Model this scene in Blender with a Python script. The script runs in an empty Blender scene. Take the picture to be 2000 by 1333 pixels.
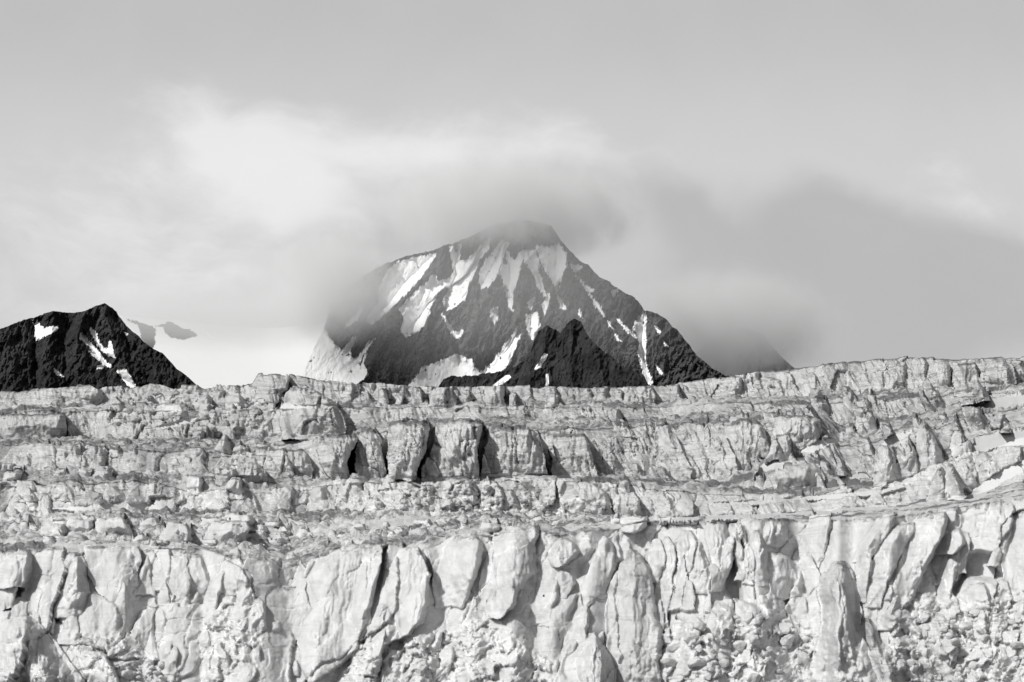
import bpy, math
import numpy as np
from mathutils import Matrix, Vector

scene = bpy.context.scene
COL = scene.collection

# ------------------------------------------------------------------ camera
F = 4705.0                       # focal length in photo pixels (photo 2000 x 1333)
CX, CY = 1000.0, 666.5
HORIZON = 1450.0
PITCH = math.atan((HORIZON - CY) / F)
CAMZ = 12.0
cam_data = bpy.data.cameras.new("camera")
cam_data.sensor_width = 36.0
cam_data.lens = F * 36.0 / 2000.0
cam_data.clip_start = 1.0
cam_data.clip_end = 60000.0
cam = bpy.data.objects.new("camera", cam_data)
cam.location = (0, 0, CAMZ)
cam.rotation_euler = (math.pi / 2 + PITCH, 0, 0)
COL.objects.link(cam)
scene.camera = cam
CP, SP = math.cos(PITCH), math.sin(PITCH)


def P(px, py, D):
    """world point seen at photo pixel (px, py) at forward distance D (metres along +Y)"""
    px, py, D = np.broadcast_arrays(np.asarray(px, float), np.asarray(py, float), np.asarray(D, float))
    sx = (px - CX) / F
    sy = (CY - py) / F
    k = D / (CP - sy * SP)
    return np.stack([sx * k, D, CAMZ + (SP + sy * CP) * k], -1)


# ------------------------------------------------------------------ light, sky, exposure
SUN_DIR = np.array([-0.54, -0.60, 0.60]); SUN_DIR /= np.linalg.norm(SUN_DIR)
SUN_STRENGTH = 3.6
sun_d = bpy.data.lights.new("sun", 'SUN')
sun_d.energy = SUN_STRENGTH
sun_d.angle = math.radians(0.5)
sun_d.color = (1.0, 0.995, 0.985)
sun = bpy.data.objects.new("sun", sun_d)
sun.rotation_euler = Vector(SUN_DIR).to_track_quat('Z', 'Y').to_euler()
COL.objects.link(sun)

scene.view_settings.view_transform = 'Standard'
scene.view_settings.look = 'None'
scene.view_settings.exposure = 0.0
scene.view_settings.gamma = 1.0
scene.view_settings.use_curve_mapping = False
cy = scene.cycles
cy.use_denoising = True
try:
    cy.denoiser = 'OPENIMAGEDENOISE'
    cy.denoising_input_passes = 'RGB_ALBEDO_NORMAL'
except Exception:
    pass
cy.max_bounces = 14
cy.diffuse_bounces = 4
cy.glossy_bounces = 1
cy.transmission_bounces = 2
cy.volume_bounces = 12
cy.transparent_max_bounces = 8
cy.use_adaptive_sampling = True
cy.adaptive_threshold = 0.015
cy.volume_step_rate = 1.0
cy.volume_max_steps = 128


class NT:
    """small helper to write node trees as expressions"""
    def __init__(self, tree):
        self.t = tree; self.n = tree.nodes; self.l = tree.links

    def node(self, kind, **kw):
        n = self.n.new(kind)
        for k, v in kw.items():
            setattr(n, k, v)
        return n

    def put(self, sock, v):
        if isinstance(v, bpy.types.NodeSocket):
            self.l.new(v, sock)
        else:
            sock.default_value = v

    def math(self, op, a, b=None, c=None, clamp=False):
        n = self.node('ShaderNodeMath', operation=op, use_clamp=clamp)
        self.put(n.inputs[0], a)
        if b is not None: self.put(n.inputs[1], b)
        if c is not None: self.put(n.inputs[2], c)
        return n.outputs[0]

    def vmath(self, op, a, b=None):
        n = self.node('ShaderNodeVectorMath', operation=op)
        self.put(n.inputs[0], a)
        if b is not None: self.put(n.inputs[1], b)
        return n.outputs['Value'] if op in ('DOT_PRODUCT', 'LENGTH') else n.outputs[0]

    def noise(self, vec, scale, detail=3, rough=0.55, lac=2.0, dist=0.0):
        n = self.node('ShaderNodeTexNoise')
        self.put(n.inputs['Vector'], vec)
        n.inputs['Scale'].default_value = scale
        n.inputs['Detail'].default_value = detail
        n.inputs['Roughness'].default_value = rough
        n.inputs['Lacunarity'].default_value = lac
        n.inputs['Distortion'].default_value = dist
        return n.outputs[0]

    def maprange(self, v, a, b, c=0.0, d=1.0, smooth=True):
        n = self.node('ShaderNodeMapRange')
        n.interpolation_type = 'SMOOTHSTEP' if smooth else 'LINEAR'
        self.put(n.inputs[0], v)
        for i, x in enumerate((a, b, c, d)):
            self.put(n.inputs[i + 1], x)
        return n.outputs[0]

    def mix(self, f, a, b):
        """scalar mix"""
        n = self.node('ShaderNodeMix'); n.data_type = 'FLOAT'
        self.put(n.inputs[0], f); self.put(n.inputs[2], a); self.put(n.inputs[3], b)
        return n.outputs[0]

    def mapping(self, vec, loc=(0, 0, 0), rot=(0, 0, 0), scale=(1, 1, 1), kind='POINT'):
        n = self.node('ShaderNodeMapping', vector_type=kind)
        self.put(n.inputs['Vector'], vec)
        n.inputs['Location'].default_value = loc
        n.inputs['Rotation'].default_value = rot
        n.inputs['Scale'].default_value = scale
        return n.outputs[0]

    def attr(self, name):
        n = self.node('ShaderNodeAttribute', attribute_name=name)
        return n.outputs['Fac']

    def grey(self, v):
        n = self.node('ShaderNodeCombineColor')
        for i in range(3): self.put(n.inputs[i], v)
        return n.outputs[0]


world = bpy.data.worlds.new("World")
scene.world = world
world.use_nodes = True
w = NT(world.node_tree)
w.n.clear()
sky = w.node('ShaderNodeTexSky', sky_type='NISHITA')
sky.sun_disc = False
sky.sun_elevation = math.asin(SUN_DIR[2])
sky.sun_rotation = math.atan2(SUN_DIR[0], SUN_DIR[1])
sky.altitude = 0.0
sky.air_density = 1.0
sky.dust_density = 1.0
bw = w.node('ShaderNodeRGBToBW'); w.l.new(sky.outputs[0], bw.inputs[0])
clear = w.math('MULTIPLY', bw.outputs[0], 0.075)
tc = w.node('ShaderNodeTexCoord')
sep = w.node('ShaderNodeSeparateXYZ'); w.l.new(tc.outputs['Generated'], sep.inputs[0])
ysafe = w.math('MAXIMUM', sep.outputs[1], 0.05)
uu = w.math('DIVIDE', sep.outputs[0], ysafe)
vv = w.math('DIVIDE', sep.outputs[2], ysafe)
comb = w.node('ShaderNodeCombineXYZ'); w.l.new(uu, comb.inputs[0]); w.l.new(vv, comb.inputs[1])
wn = w.node('ShaderNodeTexNoise'); w.l.new(comb.outputs[0], wn.inputs['Vector'])
wn.inputs['Scale'].default_value = 14; wn.inputs['Detail'].default_value = 4; wn.inputs['Roughness'].default_value = 0.5
off = w.vmath('SUBTRACT', wn.outputs['Color'], (0.5, 0.5, 0.5))
off = w.vmath('MULTIPLY', off, (0.05, 0.04, 0.0))
uv = w.vmath('ADD', comb.outputs[0], off)


def sky_uv(px, py):
    p = P(px, py, 1.0)
    return p[0], (p[2] - CAMZ)


v_top = float(sky_uv(1000, 0)[1]); v_mid = float(sky_uv(1000, 330)[1])
cloud_l = w.maprange(vv, v_mid, v_top, 0.63, 0.53)
# soft cloud masses: (px, py, half width, half height, rotation deg, brightness)
def blobs(lst):
    tot = None
    for (bx, by, sx_, sy_, rot, amp) in lst:
        u0, v0 = sky_uv(bx, by)
        m = w.mapping(uv, (float(u0), float(v0), 0), (0, 0, math.radians(rot)), (sx_ / F, sy_ / F, 1), 'TEXTURE')
        g = w.math('EXPONENT', w.math('MULTIPLY', w.vmath('DOT_PRODUCT', m, m), -0.8))
        tot = w.math('MULTIPLY', g, amp) if tot is None else w.math('MULTIPLY_ADD', g, amp, tot)
    return tot


BRIGHT = [(540, 330, 230, 80, -38, 0.9), (720, 265, 260, 60, -8, 0.55), (240, 400, 330, 150, 5, 0.5), (400, 640, 330, 130, 0, 0.8), (1870, 370, 170, 70, -20, 0.45), (1150, 300, 200, 50, -15, 0.35), (900, 310, 190, 55, 0, 0.4)]
DARK = [(980, 400, 210, 70, 5, 0.55), (1480, 560, 290, 170, 0, 0.9), (1340, 400, 130, 60, -20, 0.6), (1640, 450, 130, 75, -35, 0.6), (1880, 620, 330, 150, 0, 0.95), (2010, 520, 180, 80, -20, 0.5), (760, 440, 110, 60, 30, 0.45), (620, 500, 70, 80, 10, 0.25), (660, 510, 130, 110, 0, 0.5)]
wisps = w.math('SUBTRACT', w.noise(uv, 26, 6, 0.58), 0.5)
wisps2 = w.math('SUBTRACT', w.noise(w.mapping(uv, rot=(0, 0, 0.5), scale=(1, 2.2, 1)), 34, 5, 0.6), 0.5)
bri = w.maprange(w.math('MULTIPLY_ADD', wisps2, 0.8, blobs(BRIGHT)), 0.15, 1.0)
drk = w.maprange(w.math('MULTIPLY_ADD', wisps, 0.6, blobs(DARK)), 0.2, 0.95)
tot = w.math('MULTIPLY_ADD', bri, 0.2, cloud_l)
tot = w.math('MULTIPLY_ADD', drk, -0.135, tot)
tot = w.math('MULTIPLY_ADD', wisps, 0.045, tot)
front = w.math('MULTIPLY', w.maprange(sep.outputs[1], 0.15, 0.75), w.maprange(sep.outputs[2], 0.65, 0.3))
lum = w.mix(front, clear, tot)
bg = w.node('ShaderNodeBackground'); bg.inputs['Strength'].default_value = 1.0
w.l.new(w.grey(lum), bg.inputs['Color'])
wo = w.node('ShaderNodeOutputWorld'); w.l.new(bg.outputs[0], wo.inputs['Surface'])

# ------------------------------------------------------------------ noise in numpy
U32 = np.uint32


def _hash(ix, iy, iz, seed):
    h = (ix.astype(np.int64) * 374761393 + iy.astype(np.int64) * 668265263 + iz.astype(np.int64) * 2147483647 + seed * 1274126177) & 0xFFFFFFFF
    h = h.astype(U32)
    h ^= h >> U32(15); h *= U32(2246822519); h ^= h >> U32(13); h *= U32(3266489917); h ^= h >> U32(16)
    return h


def rnd(ix, iy, seed, k=0):
    return _hash(ix, iy, np.full_like(ix, k), seed).astype(np.float32) / np.float32(4294967295.0)


def perlin(x, y, z, seed=0):
    x, y, z = np.broadcast_arrays(np.asarray(x, np.float32), np.asarray(y, np.float32), np.asarray(z, np.float32))
    fx, fy, fz = np.floor(x), np.floor(y), np.floor(z)
    ix, iy, iz = fx.astype(np.int32), fy.astype(np.int32), fz.astype(np.int32)
    x, y, z = x - fx, y - fy, z - fz
    u, v, s = [t * t * t * (t * (t * 6 - 15) + 10) for t in (x, y, z)]
    out = 0
    for dx in (0, 1):
        wx = u if dx else 1 - u
        for dy in (0, 1):
            wy = v if dy else 1 - v
            for dz in (0, 1):
                wz = s if dz else 1 - s
                h = _hash(ix + dx, iy + dy, iz + dz, seed)
                gx = (h & U32(1023)).astype(np.float32) / 511.5 - 1
                gy = ((h >> U32(10)) & U32(1023)).astype(np.float32) / 511.5 - 1
                gz = ((h >> U32(20)) & U32(1023)).astype(np.float32) / 511.5 - 1
                out = out + wx * wy * wz * (gx * (x - dx) + gy * (y - dy) + gz * (z - dz))
    return out * 1.25


def fbm(x, y, z, octs=4, seed=0, gain=0.5):
    a, s, f = 1.0, 0, 1.0
    for o in range(octs):
        s = s + a * perlin(x * f, y * f, z * f, seed + o * 17)
        a *= gain; f *= 2.03
    return s


def ridged(x, y, z, octs=4, seed=0, gain=0.5):
    a, s, f, n = 1.0, 0, 1.0, 0
    for o in range(octs):
        s = s + a * (1 - np.abs(perlin(x * f, y * f, z * f, seed + o * 17)) * 2)
        n += a; a *= gain; f *= 2.03
    return s / n


def voronoi(x, y, seed=0, jitter=0.9):
    """F1, F2, ids of the nearest cell and the offset to its centre"""
    x = np.asarray(x, np.float32); y = np.asarray(y, np.float32)
    ix, iy = np.floor(x).astype(np.int32), np.floor(y).astype(np.int32)
    f1 = np.full(x.shape, 9, np.float32); f2 = f1.copy()
    ci = np.zeros_like(ix); cj = np.zeros_like(ix); ox = np.zeros_like(f1); oy = np.zeros_like(f1)
    for dx in (-1, 0, 1):
        for dy in (-1, 0, 1):
            jx, jy = ix + dx, iy + dy
            px = jx + 0.5 + (rnd(jx, jy, seed, 1) - 0.5) * jitter
            py = jy + 0.5 + (rnd(jx, jy, seed, 2) - 0.5) * jitter
            d = np.hypot(x - px, y - py).astype(np.float32)
            near = d < f1
            f2 = np.where(near, f1, np.minimum(f2, d))
            ci = np.where(near, jx, ci); cj = np.where(near, jy, cj)
            ox = np.where(near, x - px, ox); oy = np.where(near, y - py, oy)
            f1 = np.where(near, d, f1)
    return f1, f2, ci, cj, ox, oy


def smooth(a, b, x):
    t = np.clip((x - a) / (b - a), 0, 1)
    return t * t * (3 - 2 * t)


# ------------------------------------------------------------------ mesh helpers
def mesh_from(name, verts, quads, mat, attrs=None, smooth_faces=True, tris=None):
    me = bpy.data.meshes.new(name)
    verts = np.ascontiguousarray(verts, np.float32).reshape(-1, 3)
    quads = np.asarray(quads, np.int32).reshape(-1, 4)
    nq = len(quads)
    loops = quads.ravel()
    starts = np.arange(nq, dtype=np.int32) * 4
    if tris is not None and len(tris):
        tris = np.asarray(tris, np.int32).reshape(-1, 3)
        starts = np.concatenate([starts, nq * 4 + np.arange(len(tris), dtype=np.int32) * 3])
        loops = np.concatenate([loops, tris.ravel()])
    me.vertices.add(len(verts)); me.vertices.foreach_set("co", verts.ravel())
    me.loops.add(len(loops)); me.loops.foreach_set("vertex_index", loops.astype(np.int32))
    me.polygons.add(len(starts)); me.polygons.foreach_set("loop_start", starts.astype(np.int32))
    me.update(calc_edges=True)
    me.polygons.foreach_set("use_smooth", np.full(len(starts), smooth_faces))
    for k, v in (attrs or {}).items():
        a = me.attributes.new(k, 'FLOAT', 'POINT')
        a.data.foreach_set("value", np.ascontiguousarray(v, np.float32).ravel())
    me.materials.append(mat)
    me.validate()
    return me


def grid_quads(nr, nc, wrap=False):
    r = np.arange(nr - 1)[:, None]; c = np.arange(nc if wrap else nc - 1)[None, :]
    c2 = (c + 1) % nc
    return np.stack([r * nc + c, r * nc + c2, (r + 1) * nc + c2, (r + 1) * nc + c], -1).reshape(-1, 4)


def compact(verts, quads, attrs):
    used = np.unique(quads)
    remap = np.full(len(verts), -1, np.int32); remap[used] = np.arange(len(used))
    return verts[used], remap[quads], {k: v[used] for k, v in attrs.items()}


def link(name, me, loc=None, parent=None, **props):
    o = bpy.data.objects.new(name, me)
    COL.objects.link(o)
    if loc is not None: o.location = loc
    if parent is not None: o.parent = parent
    for k, v in props.items():
        if v is not None: o[k] = v
    return o


def based(name, verts, quads, mat, attrs=None, parent=None, smooth_faces=True, tris=None, **props):
    """object whose origin sits at the foot of its own mesh (children keep their parent's origin)"""
    verts = np.asarray(verts).reshape(-1, 3)
    if parent is None:
        lo, hi = verts.min(0), verts.max(0)
        loc = np.array([(lo[0] + hi[0]) / 2, (lo[1] + hi[1]) / 2, lo[2]])
    else:
        loc = np.array(parent.location)
    me = mesh_from(name, verts - loc, quads, mat, attrs, smooth_faces, tris)
    return link(name, me, loc if parent is None else None, parent, **props)


# ------------------------------------------------------------------ materials
def new_mat(name):
    m = bpy.data.materials.new(name); m.use_nodes = True
    t = NT(m.node_tree); t.n.clear()
    out = t.node('ShaderNodeOutputMaterial')
    return m, t, out


def ice_material():
    m, t, out = new_mat("glacier_ice")
    geo = t.node('ShaderNodeNewGeometry')
    pos = geo.outputs['Position']
    grime, dirt = t.attr('grime'), t.attr('dirt')
    base = t.mix(grime, 0.62, 0.37)
    mott = t.noise(pos, 0.35, 5, 0.6)
    base = t.math('MULTIPLY', base, t.maprange(mott, 0.3, 0.7, 0.86, 1.06))
    # thin sediment bands in the ice, nearly level
    warp = t.noise(pos, 0.05, 2)
    sp = t.node('ShaderNodeSeparateXYZ'); t.l.new(pos, sp.inputs[0])
    zz = t.math('ADD', t.math('MULTIPLY_ADD', warp, 5.0, sp.outputs[2]), t.math('MULTIPLY', sp.outputs[0], 0.03))
    cb = t.node('ShaderNodeCombineXYZ')
    t.put(cb.inputs[0], t.math('MULTIPLY', sp.outputs[0], 0.03)); t.put(cb.inputs[1], t.math('MULTIPLY', sp.outputs[1], 0.012)); t.put(cb.inputs[2], zz)
    b1 = t.noise(cb.outputs[0], 0.8, 4, 0.6)
    thin = t.maprange(t.math('ABSOLUTE', t.math('SUBTRACT', b1, 0.5)), 0.035, 0.008)
    band = t.math('MAXIMUM', thin, t.math('MULTIPLY', t.maprange(b1, 0.60, 0.70), 0.6))
    bandmask = t.maprange(t.noise(pos, 0.09, 3), 0.32, 0.58)
    bstr = t.math('MULTIPLY', t.math('MULTIPLY', band, bandmask), t.mix(grime, 0.07, 0.55))
    base = t.math('MULTIPLY', base, t.math('SUBTRACT', 1.0, bstr))
    # melt-water dirt streaks running down the faces
    cs = t.node('ShaderNodeCombineXYZ')
    shear = t.math('MULTIPLY_ADD', sp.outputs[2], 0.38, sp.outputs[0])
    t.put(cs.inputs[0], shear); t.put(cs.inputs[1], t.math('MULTIPLY', sp.outputs[1], 0.3)); t.put(cs.inputs[2], t.math('MULTIPLY', sp.outputs[2], 0.10))
    s1 = t.maprange(t.noise(cs.outputs[0], 0.75, 5, 0.68), 0.52, 0.62)
    smask = t.maprange(t.noise(pos, 0.07, 2), 0.34, 0.55)
    sstr = t.math('MULTIPLY', t.math('MULTIPLY', s1, smask), t.mix(grime, 0.08, 0.74))
    base = t.math('MULTIPLY', base, t.math('SUBTRACT', 1.0, sstr))
    # rock dust and debris lying on the surface
    dn = t.noise(pos, 0.9, 5, 0.65)
    dm = t.maprange(t.math('ADD', t.math('MULTIPLY', dirt, 0.75), t.math('SUBTRACT', dn, 0.5)), 0.22, 0.55)
    base = t.mix(t.math('MULTIPLY', dm, 0.88), base, 0.10)
    bs = t.node('ShaderNodeBsdfPrincipled')
    t.l.new(t.grey(base), bs.inputs['Base Color'])
    bs.inputs['Roughness'].default_value = 0.6
    bs.subsurface_method = 'BURLEY'
    t.put(bs.inputs['Subsurface Weight'], t.mix(grime, 0.55, 0.25))
    bs.inputs['Subsurface Radius'].default_value = (1.0, 1.0, 1.0)
    bs.inputs['Subsurface Scale'].default_value = 0.6
    bs.inputs['Specular IOR Level'].default_value = 0.25
    bump = t.node('ShaderNodeBump'); bump.inputs['Strength'].default_value = 0.55; bump.inputs['Distance'].default_value = 0.4
    vo = t.node('ShaderNodeTexVoronoi'); vo.inputs['Scale'].default_value = 0.75
    t.l.new(t.vmath('ADD', pos, t.vmath('MULTIPLY', t.node('ShaderNodeTexNoise').outputs['Color'], (0.8, 0.8, 0.8))), vo.inputs['Vector'])
    h = t.math('ADD', t.math('MULTIPLY', t.noise(pos, 1.1, 7, 0.7), 0.55), t.math('MULTIPLY', t.noise(cs.outputs[0], 1.3, 3), 0.45))
    h = t.math('ADD', h, t.math('MULTIPLY', vo.outputs['Distance'], 0.35))
    h = t.math('ADD', h, t.math('MULTIPLY', b1, 0.5))
    t.l.new(h, bump.inputs['Height']); t.l.new(bump.outputs[0], bs.inputs['Normal'])
    t.l.new(bs.outputs[0], out.inputs['Surface'])
    return m


def rock_material(name, lo, hi, scale):
    m, t, out = new_mat(name)
    geo = t.node('ShaderNodeNewGeometry'); pos = geo.outputs['Position']
    n1 = t.noise(pos, 0.012 * scale, 6, 0.6)
    n2 = t.noise(t.mapping(pos, scale=(1, 1, 0.35), rot=(0, 0.35, 0)), 0.05 * scale, 5, 0.65)
    v = t.maprange(t.math('ADD', t.math('MULTIPLY', n1, 0.5), t.math('MULTIPLY', n2, 0.5)), 0.38, 0.64, lo, hi, False)
    bs = t.node('ShaderNodeBsdfPrincipled')
    t.l.new(t.grey(v), bs.inputs['Base Color'])
    bs.inputs['Roughness'].default_value = 0.95
    bs.inputs['Specular IOR Level'].default_value = 0.1
    bump = t.node('ShaderNodeBump'); bump.inputs['Strength'].default_value = 0.9; bump.inputs['Distance'].default_value = 9.0 / scale
    t.l.new(t.math('ADD', n2, t.math('MULTIPLY', t.noise(pos, 0.09 * scale, 5, 0.65), 0.7)), bump.inputs['Height'])
    t.l.new(bump.outputs[0], bs.inputs['Normal'])
    t.l.new(bs.outputs[0], out.inputs['Surface'])
    return m


def snow_material(name, base=0.85, scale=1.0):
    m, t, out = new_mat(name)
    geo = t.node('ShaderNodeNewGeometry'); pos = geo.outputs['Position']
    st = t.noise(t.mapping(pos, scale=(1, 0.15, 0.06)), 0.12 * scale, 4, 0.6)
    v = t.maprange(st, 0.55, 0.75, base, base * 0.86)
    bs = t.node('ShaderNodeBsdfPrincipled')
    t.l.new(t.grey(v), bs.inputs['Base Color'])
    bs.inputs['Roughness'].default_value = 0.9
    bs.inputs['Specular IOR Level'].default_value = 0.1
    t.l.new(bs.outputs[0], out.inputs['Surface'])
    return m


ICE = ice_material()
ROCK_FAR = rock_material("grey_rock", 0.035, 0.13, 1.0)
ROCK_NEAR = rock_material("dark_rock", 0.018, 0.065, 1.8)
SNOW = snow_material("old_snow", 0.9)
SNOW_ICE = snow_material("wind_packed_snow", 0.6, 4.0)
SNOW_FIELD = snow_material("snowfield_snow", 0.84, 0.002)

m, t, out = new_mat("sea_water")
bs = t.node('ShaderNodeBsdfPrincipled')
bs.inputs['Base Color'].default_value = (0.05, 0.05, 0.05, 1); bs.inputs['Roughness'].default_value = 0.15
bump = t.node('ShaderNodeBump'); bump.inputs['Strength'].default_value = 0.4
geo = t.node('ShaderNodeNewGeometry'); t.l.new(t.noise(geo.outputs['Position'], 0.4, 4), bump.inputs['Height'])
t.l.new(bump.outputs[0], bs.inputs['Normal']); t.l.new(bs.outputs[0], out.inputs['Surface'])
WATER = m

xs = np.linspace(-30000, 30000, 13); ys = np.linspace(-20000, 40000, 13)
gx, gy = np.meshgrid(xs, ys)
sea = mesh_from("sea", np.stack([gx, gy, gx * 0], -1), grid_quads(13, 13), WATER)
link("sea", sea, kind="structure", label="dark sea water in front of the glacier")

# ------------------------------------------------------------------ glacier body
def curve(pts):
    a = np.array(pts, float).reshape(-1, 2)
    return a[:, 0], a[:, 1]


C_Y = [
    [-200, 1450, 2200, 1450],
    [-200, 1082, 0, 1078, 160, 1073, 300, 1068, 400, 1076, 500, 1092, 560, 1112, 600, 1096, 660, 1074, 745, 1062, 790, 1066, 850, 1048, 950, 1042, 1050, 1036, 1100, 1046, 1200, 1032, 1260, 1016, 1400, 1014, 1500, 1012, 1650, 1010, 1750, 1007, 1800, 998, 1870, 988, 2000, 972, 2200, 945],
    [-200, 1000, 0, 998, 250, 996, 600, 998, 800, 1000, 1000, 1003, 1250, 1011, 1400, 1008, 1650, 997, 1790, 978, 1880, 968, 2000, 944, 2200, 915],
    [-200, 942, 0, 940, 260, 940, 330, 952, 400, 958, 500, 960, 560, 955, 620, 948, 700, 942, 850, 940, 1000, 935, 1090, 938, 1200, 942, 1300, 954, 1400, 968, 1500, 976, 1600, 968, 1700, 950, 1760, 935, 1840, 905, 1900, 886, 2000, 856, 2200, 820],
    [-200, 922, 0, 920, 260, 920, 500, 930, 620, 938, 700, 932, 850, 932, 1000, 928, 1200, 932, 1300, 937, 1400, 938, 1430, 930, 1470, 915, 1512, 886, 1569, 880, 1605, 884, 1640, 922, 1700, 926, 1760, 908, 1800, 892, 1850, 872, 1900, 857, 2000, 836, 2200, 845],
    [-200, 866, 0, 868, 160, 868, 230, 874, 300, 880, 450, 884, 520, 872, 620, 856, 680, 845, 780, 834, 900, 832, 1000, 838, 1050, 842, 1150, 840, 1250, 832, 1380, 818, 1490, 820, 1560, 812, 1605, 828, 1640, 868, 1700, 866, 1760, 850, 1800, 838, 1880, 816, 1950, 801, 2000, 792, 2200, 770],
    [-200, 858, 0, 860, 160, 860, 300, 858, 450, 858, 540, 855, 620, 843, 700, 830, 800, 822, 900, 820, 1000, 822, 1100, 824, 1250, 822, 1380, 812, 1490, 808, 1560, 802, 1610, 810, 1640, 832, 1700, 828, 1760, 816, 1800, 805, 1880, 786, 1950, 773, 2000, 765, 2200, 750],
    [-200, 806, 0, 807, 130, 806, 200, 800, 300, 802, 400, 806, 500, 800, 560, 800, 700, 796, 900, 796, 1200, 796, 1400, 790, 1500, 786, 1600, 790, 1700, 786, 1800, 774, 1900, 763, 2000, 753, 2200, 742],
    [-200, 796, 0, 795, 130, 794, 300, 790, 400, 792, 500, 786, 560, 790, 700, 790, 900, 791, 1200, 790, 1400, 784, 1500, 778, 1600, 778, 1700, 770, 1750, 762, 1800, 758, 1900, 753, 2000, 745, 2200, 735],
    [-200, 768, 0, 764.5, 106, 757, 176, 751, 190, 761, 208, 757, 261, 756, 293, 750, 314, 752, 340, 761, 353, 753, 384, 752, 398, 759, 416, 753, 458, 752, 472, 754, 494, 748, 504, 733, 529, 731, 578, 736, 635, 742, 700, 748, 780, 753, 860, 756, 1000, 755, 1100, 755, 1250, 755, 1330, 748, 1419, 737, 1480, 728, 1550, 719, 1600, 713, 1644, 708, 1700, 703, 1767, 699, 1805, 697, 1869, 703, 1925, 700, 2000, 696, 2200, 690],
]
#        front   lip   back1  t2    back2  t3    back3  t4a   back4  skyline
C_D = [376.0, 394.0, 480.0, 489.0, 545.0, 560.0, 636.0, 643.0, 690.0, 702.0]
C_T = [0, 0, 1, 1, 2, 2, 3, 3, 4, 4]        # tier that shares one lateral undulation
SEG_ROWS = [310, 84, 84, 36, 110, 44, 56, 28, 76]
SEG_WALL = [1, 0, 1, 0, 1, 0, 1, 0, 1]
T_AMP = [9.0, 10.0, 11.0, 11.0, 9.0]
WPAR = {  # cell width, cell height, big, mid, grime, slant
    0: (10.0, 26.0, 2.1, 0.75, 0.05, -0.22), 2: (4.0, 7.0, 1.7, 0.7, 0.30, 0.15), 4: (4.2, 12.0, 2.2, 0.9, 0.50, 0.22),
    6: (4.0, 6.0, 1.6, 0.7, 0.58, 0.2), 8: (4.6, 9.0, 1.4, 0.8, 0.55, 0.12)}

STEP = 1.6
PXC = np.arange(-170, 2171, STEP)
NC = len(PXC)


def ctrl(px):
    """control rows (y, D) of the glacier surface for columns px -> arrays [10, n]"""
    px = np.asarray(px, float)
    Y, D = [], []
    for k in range(10):
        a, b = curve(C_Y[k])
        jit = (2.0 if k == 9 else 4.0) if k else 0.0
        y = np.interp(px, a, b) + jit * fbm(px / 46.0, k * 3.7, 0.5, 4, 40 + k)
        if 2 <= k <= 8: y = y + 7.0 * fbm(px / 130.0, (k // 2) * 2.9, 0.8, 3, 60 + k // 2)
        Y.append(y)
        t_ = C_T[k]
        und = T_AMP[t_] * fbm(px / 190.0, t_ * 9.1, 0.3, 3, 70 + t_) + 0.35 * T_AMP[t_] * perlin(px / 60.0, t_ * 5.3, 0.7, 80 + t_)
        D.append(C_D[k] + und)
    Y, D = np.array(Y), np.array(D)
    for k in range(1, 10):
        Y[k] = np.minimum(Y[k], Y[k - 1] - 1.0)
        D[k] = np.maximum(D[k], D[k - 1] + 2.0)
    return Y, D


def surf_d(px, py):
    """base distance of the glacier surface seen at one pixel"""
    c = int(np.clip(round((px - PXC[0]) / STEP), 0, NC - 1))
    return float(np.interp(-py, -CTY[:, c], CTD[:, c]))


CTY, CTD = ctrl(PXC)


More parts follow.
